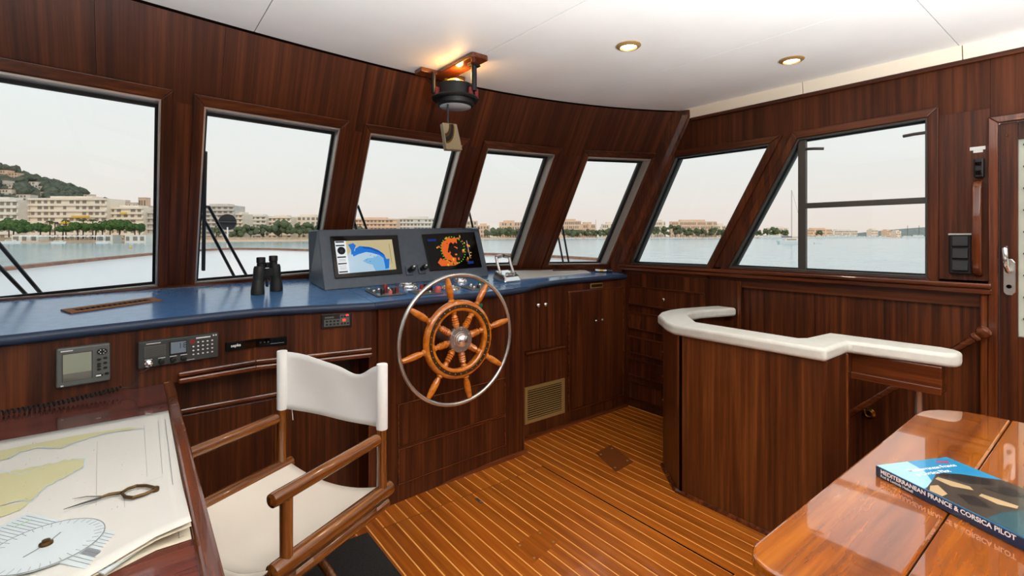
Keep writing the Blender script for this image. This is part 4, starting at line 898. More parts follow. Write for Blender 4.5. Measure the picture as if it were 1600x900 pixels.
MB().obox(A_+le*.10+we*.30+U_*.0024, (cp(30, 820, 0)-cp(0, 833, 0))*.5, Vector((0, .002, 0)), U_*.0001).build('green_mark', 'ink_green', pt)
for t_ in (.58, .66): MB().obox(A_+le*.72+we*t_+U_*.0024, le*.10, we.normalized()*.003, U_*.0001).build('print_block', 'ink', pt)

# ---- floor mat and hatch ring
fm = MB().prism([(.38, 1.30), (.832, 1.30), (.832, 2.14), (.38, 2.14)], .0005, .010).build('floor_mat', 'mat_black', bevel=.003)
tag(fm, "black ribbed doormat on the floor beneath the director's chair", 'mat')
hr = thing('hatch_pull', 'small steel flush pull set in the floor hatch', 'handle', (1.387, 2.06, 0))
MB().obox((1.387, 2.06, .001), (.008, 0, 0), (0, .026, 0), (0, 0, .0012)).build('plate', 'device_dark', hr); MB().obox((1.387, 2.046, .003), (.006, 0, 0), (0, .008, 0), (0, 0, .0012)).build('latch', 'chrome', hr, bevel=.001)
for k, (x, y) in enumerate(((1.30, 1.62), (1.36, 1.46))):
    pass
for k, pts in enumerate(([(1.41, 1.22), (1.50, 1.27)], )):
    pass
st_ = thing('floor_socket_plate', 'square teak inspection plate with four screws in the floor hatch', 'plate', tuple(Vector((*onz_(842, 862, 0), 0))))
qd = [Vector((*onz_(x, y, 0), 0)) for x, y in ((803, 853), (833, 880), (873, 846), (845, 828))]
MB().hexa([p+U_*.0003 for p in qd]+[p+U_*.0016 for p in qd]).build('plate', 'teak_floor', st_)
qc = sum(qd, Vector())/4
for p in qd:
    z_ = p.lerp(qc, .25); MB().lathe([(.006, .001), (.006, .0026), (.002, .003)], z_, U_, 12).build('screw', 'vent_brass', st_)
st2 = thing('deck_plate', 'dark stained square plate with screws in the floor near the enclosure', 'plate', tuple(Vector((*onz_(956, 712, 0), 0))))
qd = [Vector((*onz_(x, y, 0), 0)) for x, y in ((930, 708), (962, 738), (990, 722), (955, 695))]
MB().hexa([p+U_*.0003 for p in qd]+[p+U_*.0012 for p in qd]).build('plate', 'floor_edge', st2); qc = sum(qd, Vector())/4
for p in qd: z_ = p.lerp(qc, .3); MB().lathe([(.007, .001), (.007, .0022), (.002, .0026)], z_, U_, 12).build('screw', 'vent_brass', st2)

# ---- stairwell enclosure with padded rail
ie = thing('stairwell_enclosure', 'mahogany stairwell enclosure with a cream padded top rail', 'enclosure', (2.6, 1.2, 0))
ZI = .83
MB().prism([(2.268, 1.49), (2.268, .805), (2.30, .805), (2.30, 1.478)], 0, ZI).build('port_panel', 'island_wood', ie, bevel=.002)
MB().prism([(2.2685, 1.492), (2.45, 1.705), (2.475, 1.685), (2.3005, 1.48)], 0, ZI).build('corner_panel', 'island_wood', ie, bevel=.004)
MB().box(2.262, 1.462, 0, 2.2685, 1.476, ZI).build('corner_groove', 'dark_gap', ie)
MB().prism([(2.45, 1.706), (2.68, 1.79), (2.80, 1.785), (3.115, 1.715), (3.115, 1.69), (2.80, 1.755), (2.69, 1.765), (2.475, 1.687)], 0, ZI).build('forward_panel', 'mahogany_v', ie)
MB().box(2.268, .79, 0, 2.50, .8045, ZI).build('aft_panel', 'mahogany_v', ie); MB().box(2.50, .785, -.05, 2.53, .82, ZI).build('newel', 'moulding_z', ie, bevel=.005)
PADO = [(2.245, 1.50), (2.30, 1.585), (2.455, 1.745), (2.56, 1.80), (2.68, 1.825), (2.80, 1.82), (2.96, 1.78), (3.105, 1.735)]
PADI = [(3.105, 1.60), (2.95, 1.65), (2.83, 1.68), (2.72, 1.685), (2.62, 1.655), (2.42, 1.47), (2.41, .955), (2.44, .935), (2.66, .915), (2.69, .50), (2.675, .455), (2.64, .43), (2.60, .425), (2.565, .43), (2.545, .455), (2.505, .785), (2.25, .785)]
MB().prism(PADO+PADI, ZI, ZI+.056).build('padded_rail', 'cream_pad', ie, bevel=.016, seg=4, smooth=True, angle=60)
MB().box(2.54, .475, .715, 2.625, .785, ZI-.001).build('beam', 'moulding_y', ie, bevel=.004); MB().box(2.532, .475, .715, 2.54, .785, .745).build('beam_bead', 'moulding_y', ie, bevel=.003)
MB().tube([(2.60, .56, -.03), (2.60, .56, .716)], .014, 14).build('post', 'steel', ie, smooth=True)
# stair handrail on the starboard wall
sr = thing('stair_handrail', 'turned wooden handrail sloping down the starboard wall beside the stairs', 'handrail', (3.06, .43, .5))
P0, P1 = Vector((3.065, .44, .90)), Vector((3.065, 1.06, .28)); dd_ = (P0-P1).normalized()
MB().tube([P1, P0], .016, 12).build('rail', 'moulding_y', sr, smooth=True)
MB().lathe([(.016, -.03), (.022, -.024), (.024, -.012), (.018, -.006), (.026, .004), (.030, .018), (.028, .032), (.018, .042), (.003, .046)], P0, dd_, 18).build('finial', 'moulding_y', sr, smooth=True)
for t_ in (.12, .8): p = P0.lerp(P1, t_); MB().tube([p, p+Vector((.075, 0, 0))], .009, 10).build('bracket', 'brass', sr, smooth=True)
bl = thing('brass_door_ring', 'round brass ring pull on the dark stairwell wall', 'handle', (3.12, .88, .37))
pb = Vector((3.138, .885, .395))
MB().lathe([(.030, 0), (.030, .004), (.022, .007), (.010, .010)], pb, (-1,0,0), 20).build('rose', 'brass', bl, smooth=True)
MB().tube([pb+Vector((-.012, .018*math.cos(k*PI/8), .018*math.sin(k*PI/8))) for k in range(16)], .003, 8, closed=True).build('ring', 'brass', bl, smooth=True)

# ---- saloon table, lower right
tt = thing('saloon_table', 'high gloss varnished wooden folding table in the near right corner', 'table', (1.6, .0, 0))
def rr_(x0, x1, y0, y1, rad, corners, n=7):
    out = []
    for (cx, cy, a0_, key) in ((x0, y0, 180, 'bl'), (x1, y0, 270, 'br'), (x1, y1, 0, 'tr'), (x0, y1, 90, 'tl')):
        r_ = rad.get(key, 0)
        if not r_: out.append((cx, cy)); continue
        ox = cx+(r_ if key in ('bl', 'tl') else -r_); oy = cy+(r_ if key in ('bl', 'br') else -r_)
        for k in range(n+1): a = math.radians(a0_+90*k/n); out.append((ox+r_*math.cos(a), oy+r_*math.sin(a)))
    return out
ZTB = .75
lf = rr_(.90, 2.262, .2505, .458, {'tr': .16, 'tl': .06}, 0)
MB().prism(lf, ZTB-.028, ZTB).build('leaf', 'varnish_table', tt, bevel=.006, seg=3)
MB().prism(rr_(.90, 2.262, -.45, .2475, {'br': .16, 'bl': .06}, 0), ZTB-.028, ZTB).build('leaf', 'varnish_table', tt, bevel=.002)
MB().box(.93, .245, ZTB-.03, 2.25, .253, ZTB-.006).build('hinge_line', 'dark_gap', tt)
for x in (1.15, 1.95):
    MB().lathe([(.05, .03), (.045, .06), (.03, .1), (.035, .4), (.028, .68), (.06, .72)], (x, .0, 0), U_, 20).build('pedestal', 'mahogany_v', tt, smooth=True)
    MB().box(x-.04, -.28, 0, x+.04, .28, .035).build('foot', 'mahogany_y', tt, bevel=.008)
# pilot book
bkA = Vector((1.466, .401, 0)); sv = Vector((-.131, -.271, 0)).normalized(); wv = Vector((-sv.y, sv.x, 0))
wv = wv if wv.x > 0 else -wv
bk_ = thing('pilot_book', 'blue hardback pilot book lying on the varnished table', 'book', tuple(bkA+sv*.155+wv*.11+U_*ZTB))
LBK, WBK, TB0, TB1 = .312, .226, ZTB+.0004, ZTB+.026
def bp_(s_, w_, z_): return bkA+sv*s_+wv*w_+U_*z_
def bbox(s0, s1, w0, w1, za, zb): return MB().hexa([bp_(s0, w0, za), bp_(s1, w0, za), bp_(s1, w1, za), bp_(s0, w1, za), bp_(s0, w0, zb), bp_(s1, w0, zb), bp_(s1, w1, zb), bp_(s0, w1, zb)])
bbox(.004, LBK-.004, .006, WBK-.004, TB0+.0025, TB1-.0025).build('pages', 'book_pages', bk_)
bbox(0, LBK, .003, WBK, TB0, TB0+.0025).build('back_cover', 'book_blue', bk_); cov = bbox(0, LBK, .003, WBK, TB1-.0025, TB1).build('front_cover', 'book_sky', bk_)
bbox(0, LBK, 0, .005, TB0, TB1).build('spine', 'book_blue', bk_, bevel=.0022)
def cv(pts, h, name, mat): return MB().poly([bp_(s_, w_, TB1+h) for s_, w_ in pts]).build(name, mat, cov)
cv([(.0, .004), (.0, .10), (.05, .09), (.10, .05), (.115, .004)], .0002, 'cover_cloud', 'book_pale')
cv([(.118, .0045), (.105, .03), (.090, .06), (.068, .10), (.066, .125), (.080, .16), (.10, .19), (.125, WBK), (.27, WBK), (.27, .0045)], .0003, 'cover_rocks', 'book_rock')
cv([(.068, .10), (.066, .125), (.085, .165), (.12, .20), (.14, .18), (.125, .14), (.115, .12)], .0004, 'cover_rock', 'book_rock_dark')
cv([(.085, .075), (.080, .09), (.13, .115), (.145, .105), (.12, .075)], .0005, 'cover_cliff', 'book_tan')
cv([(.108, .03), (.11, .05), (.145, .03), (.15, .008), (.125, .006)], .0005, 'cover_cliff', 'book_tan')
cv([(.165, .09), (.160, .105), (.215, .125), (.222, .110), (.20, .09)], .0005, 'cover_cliff', 'book_tan')
cv([(.15, .05), (.165, .08), (.21, .06), (.19, .03)], .0005, 'cover_rock', 'book_rock_dark'); cv([(.14, .14), (.15, .2), (.2, .19), (.18, .15)], .0005, 'cover_rock', 'book_rock_dark')
cv([(.235, .0045), (.225, .06), (.23, .12), (.235, WBK), (LBK, WBK), (LBK, .0045)], .0006, 'cover_sea', 'book_teal')
cv([(.012, .175), (.02, .165), (.03, .195), (.02, .205)], .0004, 'emblem', 'book_red')
for s_, tx in ((.046, 'Mediterranean France'), (.066, '& Corsica Pilot')): letters(tx, bp_(s_, .050, TB1+.0004), wv, -sv, .0165, 'white_print', cov, bold=.0002)
dn = -wv
letters('MEDITERRANEAN FRANCE & CORSICA PILOT', bp_(.014, 0, TB0+.0135), sv, U_, .0135, 'white_print', bk_, 'spine_lettering', extrude=.0006, bold=.0004)
letters('Rod & Lucinda Heikell', bp_(.014, 0, TB0+.0045), sv, U_, .0088, 'white_print', bk_, 'spine_lettering', extrude=.0006, bold=.0001)

# ---- overhead compass with hanging mirror
cb = thing('overhead_compass', 'black overhead compass hanging from a T-shaped wooden board', 'compass', (1.33, 2.2, 2.02))
MB().prism([(1.295, 1.995), (1.305, 1.985), (1.385, 1.985), (1.397, 1.995), (1.397, 2.33), (1.475, 2.33), (1.475, 2.41), (1.20, 2.41), (1.20, 2.33), (1.295, 2.33)], 2.232, ZC-.0005).build('mounting_board', 'moulding_y', cb, bevel=.004)
CC = Vector((1.325, 2.19, 2.085))
MB().lathe([(.085, .062), (.092, .058), (.094, .0), (.098, -.004), (.121, -.006), (.124, -.014), (.118, -.022), (.100, -.022), (.098, -.045), (.092, -.052), (.084, -.054)], CC, U_, 36).build('bowl', 'black_plastic', cb, smooth=True)
MB().lathe([(.084, -.052), (.080, -.056), (.001, -.057)], CC, U_, 36, cap=False).build('bottom_glass', 'acetate', cb, smooth=True, angle=60)
MB().lathe([(.060, .060), (.056, .074), (.035, .086), (.002, .09)], CC, U_, 24).build('lamp_cover', 'warm_glow', cb, smooth=True)
for a in (0, 1): MB().obox(CC+Vector((0, 0, .078)), (.062 if a == 0 else .008, 0, 0), (0, .062 if a else .008, 0), (0, 0, .006)).build('lamp_guard', 'brass', cb)
MB().tube([(1.372, 2.085, 2.232), (1.372, 2.085, 2.10)], .015, 12).build('hanger', 'black_plastic', cb, smooth=True); MB().obox((1.372, 2.085, 2.228), (.028, 0, 0), (0, .02, 0), (0, 0, .004)).build('hanger_plate', 'black_plastic', cb, bevel=.002)
MB().tube([(1.262, 2.31, 2.232), (1.262, 2.31, 2.12)], .012, 12).build('hanger', 'black_plastic', cb, smooth=True)
for x, y in ((1.355, 2.092), (1.395, 2.10), (1.222, 2.20), (1.415, 2.22)): MB().obox((x, y, 2.092), (.010, 0, 0), (0, .008, 0), (0, 0, .026)).build('clip', 'red_plastic', cb, bevel=.003)
MB().tube([(1.245, 2.36, 2.232), (1.25, 2.35, 2.20), (1.285, 2.33, 2.15), (1.30, 2.28, 2.13)], .003, 8).build('cable', 'black_plastic', cb, smooth=True)
MB().tube([(1.262, 2.16, 2.04), (1.262, 2.16, 1.935)], .005, 8).build('mirror_rod', 'black_plastic', cb, smooth=True)
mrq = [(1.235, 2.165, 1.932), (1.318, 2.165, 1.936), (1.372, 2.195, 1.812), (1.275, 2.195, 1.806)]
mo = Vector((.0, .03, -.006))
mr = MB().hexa([Vector(p) for p in mrq]+[Vector(p)+mo for p in mrq]).build('mirror', 'mirror_painted', cb, bevel=.002)
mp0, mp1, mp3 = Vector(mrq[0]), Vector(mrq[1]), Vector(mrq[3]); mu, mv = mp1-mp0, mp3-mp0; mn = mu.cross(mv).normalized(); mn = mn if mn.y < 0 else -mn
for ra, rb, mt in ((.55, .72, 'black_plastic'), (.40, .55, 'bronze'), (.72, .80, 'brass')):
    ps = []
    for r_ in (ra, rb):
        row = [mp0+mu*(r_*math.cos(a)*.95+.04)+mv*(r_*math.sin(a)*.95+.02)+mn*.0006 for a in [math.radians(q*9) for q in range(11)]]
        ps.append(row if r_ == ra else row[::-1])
    MB().poly(ps[0]+ps[1]).build('painted_reflection_arc', mt, mr)  # arcs painted on to stand for a reflection in the mirror
pl_ = bpy.data.lights.new('compass_lamp', 'POINT'); pl_.energy = 1.6; pl_.color = (1, .62, .22); pl_.shadow_soft_size = .02
po = bpy.data.objects.new('compass_lamp', pl_); COL.objects.link(po); po.location = (1.335, 2.17, 2.205); 

# ---- ceiling downlights
def downlight(x, y, label):
    r = thing('ceiling_downlight', label, 'ceiling light', (x, y, ZC-.012), 'recessed ceiling downlights')
    MB().lathe([(.058, .012), (.058, .008), (.048, .001), (.040, .0), (.038, .006), (.034, .010)], (x, y, ZC-.012), U_, 28).build('bezel', 'vent_brass', r, smooth=True)
    MB().lathe([(.037, .008), (.030, .004), (.012, .002), (.001, .0018)], (x, y, ZC-.012), U_, 24).build('lamp', 'lamp_glow', r, smooth=True)
    L = bpy.data.lights.new('downlight_beam', 'SPOT'); L.energy = LAMP_W; L.color = (1, .86, .68); L.spot_size = math.radians(150); L.spot_blend = .8; L.shadow_soft_size = .05
    o = bpy.data.objects.new('downlight_beam', L); COL.objects.link(o); o.location = (x, y, ZC-.03)
downlight(1.845, 1.475, 'lit ceiling downlight above the floor hatch in the middle panel')
downlight(2.651, 1.08, 'lit ceiling downlight above the stairwell enclosure')
for k, (x, y) in enumerate(((.9, .55), (.1, .6), (1.9, .1), (2.7, -.4), (.9, -.8), (1.9, -1.1), (.0, -1.0))): downlight(x, y, 'added ceiling downlight behind the camera, %s' % ('over the chair', 'over the chart table', 'over the saloon table', 'by the side door', 'aft in the middle', 'aft at starboard', 'aft at port')[k])  # extra unseen downlights, added to brighten the room and ceiling
# added fill uplighters, unseen behind the photographer, put in to brighten the ceiling
for k, (x, y, pw, nm) in enumerate(((.42, -.5, 1.7, 'added brass fill uplighter beside the chart table, behind the camera'), (1.5, -.95, .8, 'added brass fill uplighter aft of the saloon table'), (2.6, -1.3, .25, 'added brass fill uplighter in the after starboard corner'), (-.5, .62, .2, 'small added brass fill uplighter on the aft end of the chart table'))):
    zl = 1.02; zb_ = 0
    if k == 3: zl, zb_ = 1.15, ZT_
    r = thing('added_uplighter', nm, 'lamp', (x, y, zb_), 'added brass fill uplighters')
    MB().lathe([(.12, 0), (.12, .012), (.03, .025), (.014, .04), (.012, zl-zb_)], (x, y, zb_), U_, 24).build('stand', 'brass', r, smooth=True)
    MB().lathe([(.012, .0), (.06, .02), (.10, .07), (.11, .10), (.104, .10), (.06, .04), (.001, .02)], (x, y, zl), U_, 28, cap=False).build('bowl', 'brass', r, smooth=True)
    L = bpy.data.lights.new('added_fill_spot', 'SPOT'); L.energy = FILL_W*pw; L.color = (.92, .98, 1); L.shadow_soft_size = .08; L.spot_size = math.radians(160); L.spot_blend = .4
    o = bpy.data.objects.new('added_fill_spot', L); COL.objects.link(o); o.location = (x, y, zl+.11); o.rotation_euler = (PI, 0, 0)

# ---- fittings on the starboard wall
gh = thing('grab_handle', 'curved wooden grab handle upright beside the side door', 'handle', (3.09, .45, 1.165))
MB().loft([[Vector((3.118-o, .452+s_*.017, z)) for s_, z, o in ((-1, z_, o_), (1, z_, o_), (1, z_, o_+.026), (-1, z_, o_+.026))] for z_, o_ in ((1.165, -.01), (1.18, .012), (1.21, .03), (1.57, .03), (1.60, .012), (1.615, -.01))]).build('grip', 'moulding_z', gh, bevel=.007, seg=3, smooth=True)
for z in (1.57, 1.585): MB().lathe([(.004, 0), (.002, .002)], (3.118-.05, .452, z), (-1,0,0), 8).build('screw', 'brass', gh)
tm = thing('black_holster', 'ribbed black plastic holster on the wall left of the grab handle', 'holder', (3.11, .51, 1.17))
MB().box(3.092, .470, 1.172, 3.119, .552, 1.36).build('case', 'black_plastic', tm, bevel=.006)
for k in range(3): MB().loft([[(3.091, y, 1.185+k*.058), (3.078, y, 1.19+k*.058), (3.086, y, 1.238+k*.058), (3.091, y, 1.240+k*.058)] for y in (.482, .540)]).build('rib', 'rubber_black', tm, bevel=.003)
MB().box(3.086, .468, 1.358, 3.118, .554, 1.366).build('lip', 'alu', tm, bevel=.002)
sb = thing('bracket_switch', 'small black bracket fitting above the grab handle', 'bracket', (3.10, .447, 1.62))
MB().box(3.088, .430, 1.625, 3.119, .464, 1.715).build('body', 'black_plastic', sb, bevel=.006); MB().box(3.07, .436, 1.64, 3.09, .458, 1.66).build('clip', 'black_gloss', sb, bevel=.004); MB().box(3.074, .436, 1.682, 3.09, .458, 1.70).build('clip', 'black_gloss', sb, bevel=.004)
lb_ = thing('notice_label', 'tiny white notice label stuck above the bracket by the door', 'label', (3.118, .455, 1.74))
MB().box(3.1185, .428, 1.757, 3.1198, .482, 1.773).build('upper_strip', 'white_print', lb_); MB().box(3.1185, .437, 1.745, 3.1198, .470, 1.7565).build('lower_strip', 'white_print', lb_)
# ================================================================ OUTSIDE
ZS = -2.0
from mathutils import noise as _nz
sea = thing('sea', 'calm pale blue-green sea of the bay', kind='structure', loc=(0, 0, ZS))
MB().poly([(-4000, -4000, ZS-.12), (4000, -4000, ZS-.12), (4000, 4000, ZS-.12), (-4000, 4000, ZS-.12)]).build('open_water', 'sea_water', sea)
vs = []; NR, NA = 230, 260
for i in range(NR):
    rd = 9*(700/9)**(i/(NR-1))
    for j in range(NA):
        a = TH-math.radians(62)+math.radians(124)*j/(NA-1); x, y = rd*math.sin(a), rd*math.cos(a)
        w_ = _nz.noise((x*.22, y*.22, 0))*.6+_nz.noise((x*.6, y*.6, 3))*.3+_nz.noise((x*1.5, y*1.5, 7))*.12
        vs.append((x, y, ZS+.17*w_*min(1, (700-rd)/200)))
MB().add(vs, [(i*NA+j, i*NA+j+1, (i+1)*NA+j+1, (i+1)*NA+j) for i in range(NR-1) for j in range(NA-1)]).build('ripples', 'sea_water', sea, smooth=True, angle=180)
def onz3(x, y, z): r = ray(x, y); d = (z-H)/r.z; return Vector((r.x*d, r.y*d, z))
# foredeck bulwark with wooden cap rail
CAP = [(-260, 452, .98), (-120, 435, 1.0), (0, 420.5, 1.02), (110, 409, 1.045), (229, 397.5, 1.075), (300, 391.5, 1.10), (360, 388.5, 1.115), (420, 389, 1.115), (490, 391, 1.10), (620, 394.5, 1.075), (770, 397, 1.055), (830, 399, 1.045), (890, 402, 1.03), (947, 406, 1.01)]
cpts = [onz3(*c) for c in CAP]; last = cpts[-1]
cpts += [last+Vector((.15, -1.2, -.16)), last+Vector((.15, -3.0, -.45)), last+Vector((.1, -6, -.7))]
cpts = [cpts[0]+Vector((-.2, -2.5, -.25)), cpts[0]+Vector((-.1, -1.2, -.12))]+cpts
fd = thing('foredeck', 'white foredeck with a bulwark under a brown wooden cap rail', kind='structure', loc=(1.5, 5, -.4))
cen = Vector((1.8, 4.5, 0))
def off(p, k): d = Vector((p.x-cen.x, p.y-cen.y, 0)).normalized(); return p+d*k
MB().loft([[off(p, -.02)-U_*.01, off(p, .06)-U_*.01, off(p, .18)-U_*1.6, off(p, -.06)-U_*1.6] for p in cpts], cap=True).build('bulwark', 'deck_white', fd, smooth=True, angle=40)
MB().loft([[off(p, -.07)-U_*.018, off(p, -.06)+U_*.018, off(p, .08)+U_*.018, off(p, .09)-U_*.018] for p in cpts], cap=True).build('cap_rail', 'caprail_wood', fd, smooth=True, angle=40)
dk = [off(c, -.03) for c in cpts if c.y > 3.3]
dk = [Vector((p.x, p.y, .32)) for p in dk]+[Vector((x, fw(min(max(x, XP), 3.12), .98).y+.10, .32)) for x in (5.0, 3.2, 2.2, 1.2, .2, XP, -1.0)]
MB().loft([dk, [p-U_*.08 for p in dk]]).build('deck', 'deck_white', fd)
# raised coachroof so the deck reads close under the windows
MB().prism([(-.9, 3.35), (3.3, 3.2), (3.2, 4.6), (1.9, 5.6), (.6, 5.7), (-.7, 5.0)], .3, .78).build('coachroof', 'deck_white', fd, bevel=.06, seg=3)
MB().loft([[(x, fw(x, 1.06).y+.09, 1.06), (x, fw(x, .98).y+.5, .80), (x, fw(x, .98).y+.5, .3), (x, fw(x, 1.0).y+.09, .3)] for x in [XP+(3.2-XP)*k/10 for k in range(11)]]).build('window_coaming', 'deck_white', fd)
dv_ = thing('deck_ventilator', 'grey mesh dome ventilator on the foredeck below the second window', 'ventilator', (.3, 3.9, .78))
pv = at(304, 441, 3.9)
MB().lathe([(.13, 0), (.13, .05), (.12, .09), (.08, .125), (.02, .14)], (pv.x, pv.y, .78), U_, 24).build('dome', 'mesh_grey', dv_, smooth=True); MB().lathe([(.16, 0), (.16, .02), (.14, .03)], (pv.x, pv.y, .78), U_, 24).build('flange', 'white_paint', dv_)
dv_.location.x, dv_.location.y = pv.x, pv.y
for o in dv_.children: o.location = (.3-pv.x, 3.9-pv.y, 0)
# anchor ball on a staff at the bow
ab = thing('anchor_ball', 'black anchor ball of crossed discs on a white staff at the bow', 'day shape', tuple(onz3(356, 389, 1.115)))
bc = at(355.5, 347, 9.6)
for axv, hgt in (((bc-Vector((0,0,H))).normalized(), 0), ((0,0,1), 0)):
    MB().lathe([(.001, -.004), (.158, -.004), (.158, .004), (.001, .004)], bc, axv, 32).build('disc', 'black_plastic' if axv != (0,0,1) else 'device_grey', ab)
bs = Vector((bc.x, bc.y, .4))
MB().tube([bs, bc-U_*.1], .014, 8).build('staff', 'white_paint', ab, smooth=True)
# wipers on the outside of the panes
def pane_pt(k, X, z, o=.10):
    a, b_ = OPEN[k]; tt = (X-a)/(b_-a); return Vector((X, g(a)+(g(b_)-g(a))*tt+RK*(ZC-z)+o, z))
def onpane(k, x, y, o=.10):
    a, b_ = OPEN[k]; A3, B3, C3 = pane_pt(k, a, 1.1, o), pane_pt(k, b_, 1.1, o), pane_pt(k, a, 1.9, o)
    nn = (B3-A3).cross(C3-A3); r = ray(x, y); c0 = Vector((0,0,H)); return c0+r*((A3-c0).dot(nn)/r.dot(nn))
WLB = ['parked wiper at the lower left of the leftmost window', 'upright wiper on the window behind the binoculars', 'wiper at the left edge of the window behind the screen housing', 'wiper at the left edge of the window right of the screen housing', 'wiper at the lower left of the window by the corner post']
WIP = [([(-60, 300), (-40, 470)], [[(-50, 330), (0, 383), (72, 468)], [(-60, 360), (0, 418), (50, 470)]]),
       ([(321, 237), (319.5, 300), (318, 422)], [[(310, 323), (326, 323), (388, 436)], [(312, 335), (324, 352), (367, 434)]]),
       ([(567, 247), (560, 300), (551, 356)], [[(559, 321), (572, 356), (590, 430)], [(553, 345), (556, 356), (575, 430)]]),
       ([(752, 263), (742, 300), (728, 345)], [[(732, 326), (738, 352), (752, 420)], [(725, 345), (727, 356), (738, 420)]]),
       ([(862, 330), (855, 380), (853, 395)], [[(876, 340), (889, 412)], [(870, 358), (880, 411)]])]
for k, (bl_, arms) in enumerate(WIP):
    pts = [onpane(k, x, y, .125) for x, y in bl_]
    w = thing('window_wiper', WLB[k], 'wiper', tuple(pts[-1]), 'wipers on the front windows')
    MB().tube(pts, .0095, 6).build('blade', 'rubber_black', w); sp_ = [onpane(k, x-2.2, y, .15) for x, y in bl_]
    if k in (1, 2): MB().tube([p.lerp(sp_[0], .25) if i == 0 else p for i, p in enumerate(sp_)], .004, 6).build('blade_frame', 'black_plastic', w)
    for a_ in arms: MB().tube([onpane(k, x, y, .155) for x, y in a_], .008, 8).build('arm', 'black_plastic', w, smooth=True)

# ---- shore
SH = [(-1000, 260), (-420, 225), (-150, 235), (0, 250), (110, 258), (229, 268), (330, 300), (450, 345), (560, 410), (640, 480), (740, 600), (840, 730), (950, 860), (1100, 1000), (1250, 1150), (1400, 1250), (1560, 1300), (2400, 1300)]
def shd(x):
    for (x0_, d0), (x1_, d1_) in zip(SH[:-1], SH[1:]):
        if x <= x1_: return d0+(d1_-d0)*(x-x0_)/(x1_-x0_)
    return SH[-1][1]
def gp(x, d, z): r = ray(x); return Vector((r.x*d, r.y*d, z))
XS_ = list(range(-1000, 2401, 40))
shore = thing('shore', 'sandy shore and quay along the far side of the bay', kind='structure', loc=tuple(gp(600, 500, ZS)))
MB().loft([[gp(x, shd(x), ZS-.3), gp(x, shd(x)*1.01, ZS+.7), gp(x, shd(x)*1.05, ZS+1.6), gp(x, shd(x)*1.9, ZS+5), gp(x, shd(x)*1.9, ZS-1)] for x in XS_]).build('beach_strip', 'beach', shore)
MB().loft([[gp(x, shd(x)*1.045, ZS), gp(x, shd(x)*1.045, ZS+3.0), gp(x, shd(x)*1.06, ZS+3.0), gp(x, shd(x)*1.06, ZS)] for x in XS_ if x < 760]).build('promenade_wall', 'quay_stone', shore)
# hillside
RID = [(-1000, 250), (-700, 235), (-420, 215), (-200, 232), (-80, 248), (0, 262), (30, 270), (60, 284), (110, 297), (150, 311), (190, 331), (229, 340), (300, 352), (380, 362), (460, 371)]
def rid(x):
    for (x0_, y0_), (x1_, y1_) in zip(RID[:-1], RID[1:]):
        if x <= x1_: return y0_+(y1_-y0_)*(x-x0_)/(x1_-x0_)
    return 372
hq = random.Random(5)
DH0, DH1 = 400, 760
HG = list(range(-1000, 451, 14)); NV = 14
def hillpt(x, v):
    d = DH0+(DH1-DH0)*v; ztop = H+(HY-rid(x))/F*DH1
    return gp(x, d, ZS+3+(ztop-ZS-3)*(v**1.15))
mb = MB(); vs = []; 
for x in HG:
    for j in range(NV+1): p = hillpt(x, j/NV); vs.append(p+U_*hq.uniform(-2, 2)*(1 if j else 0))
    vs.append(gp(x, DH1*1.1, ZS))
M_ = NV+2
mb.add(vs, [(i*M_+j, (i+1)*M_+j, (i+1)*M_+j+1, i*M_+j+1) for i in range(len(HG)-1) for j in range(M_-1)])
hill = mb.build('hillside', 'hill_ground', smooth=True, angle=80); tag(hill, 'wooded hillside rising behind the apartment blocks at left', kind='structure')
# distant hills at the right
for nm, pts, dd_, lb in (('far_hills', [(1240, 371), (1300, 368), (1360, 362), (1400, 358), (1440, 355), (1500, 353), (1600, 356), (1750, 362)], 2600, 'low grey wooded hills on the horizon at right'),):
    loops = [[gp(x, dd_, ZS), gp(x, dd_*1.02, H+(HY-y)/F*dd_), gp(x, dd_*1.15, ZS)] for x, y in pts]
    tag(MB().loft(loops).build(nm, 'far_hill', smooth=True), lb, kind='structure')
# vegetation
def lump(mb, c, rx, ry, rz, q, n=7, m_=4):
    c = Vector(c); loops = []
    for i in range(m_+1):
        t_ = PI*i/m_; rr2 = max(math.sin(t_), .05)
        loops.append([c+Vector((rx*rr2*math.cos(2*PI*k/n)*q.uniform(.75, 1.2), ry*rr2*math.sin(2*PI*k/n)*q.uniform(.75, 1.2), -rz*math.cos(t_)*q.uniform(.8, 1.15))) for k in range(n)])
    mb.loft(loops)
VL = [(4, 266, 16), (20, 270, 14), (4, 282, 14), (18, 288, 10), (52, 284, 15), (64, 291, 8), (8, 296, 20), (36, 304, 22), (68, 300, 10), (134, 304, 14), (150, 309, 12), (190, 313, 12), (206, 317, 18), (222, 309, 12), (228, 322, 14)]
ht = MB()
for k in range(2600):
    x = hq.uniform(-60, 330) if k < 1300 else hq.uniform(-980, -40); v = 1-abs(hq.gauss(0, .42)) if k < 620 else (hq.uniform(.15, .95) if k < 1300 else hq.uniform(.02, 1))
    if v < .08 or v > 1: continue
    p = hillpt(x, v); s_ = hq.uniform(4.5, 10); yp_ = HY-F*(p.z-H)/(DH0+(DH1-DH0)*v)
    if any(abs(x-vx) < vw/2+6 and vy+3 < yp_ < vy+24 for vx, vy, vw in VL): continue
    lump(ht, p+U_*s_*.5, s_, s_, s_*.8, hq, 6, 4)
ho = ht.build('hillside_trees', 'hazed_hill_leaf', smooth=True, angle=80); tag(ho, 'dense trees covering the hillside at left, greyed by painted haze', 'trees', kind='stuff')
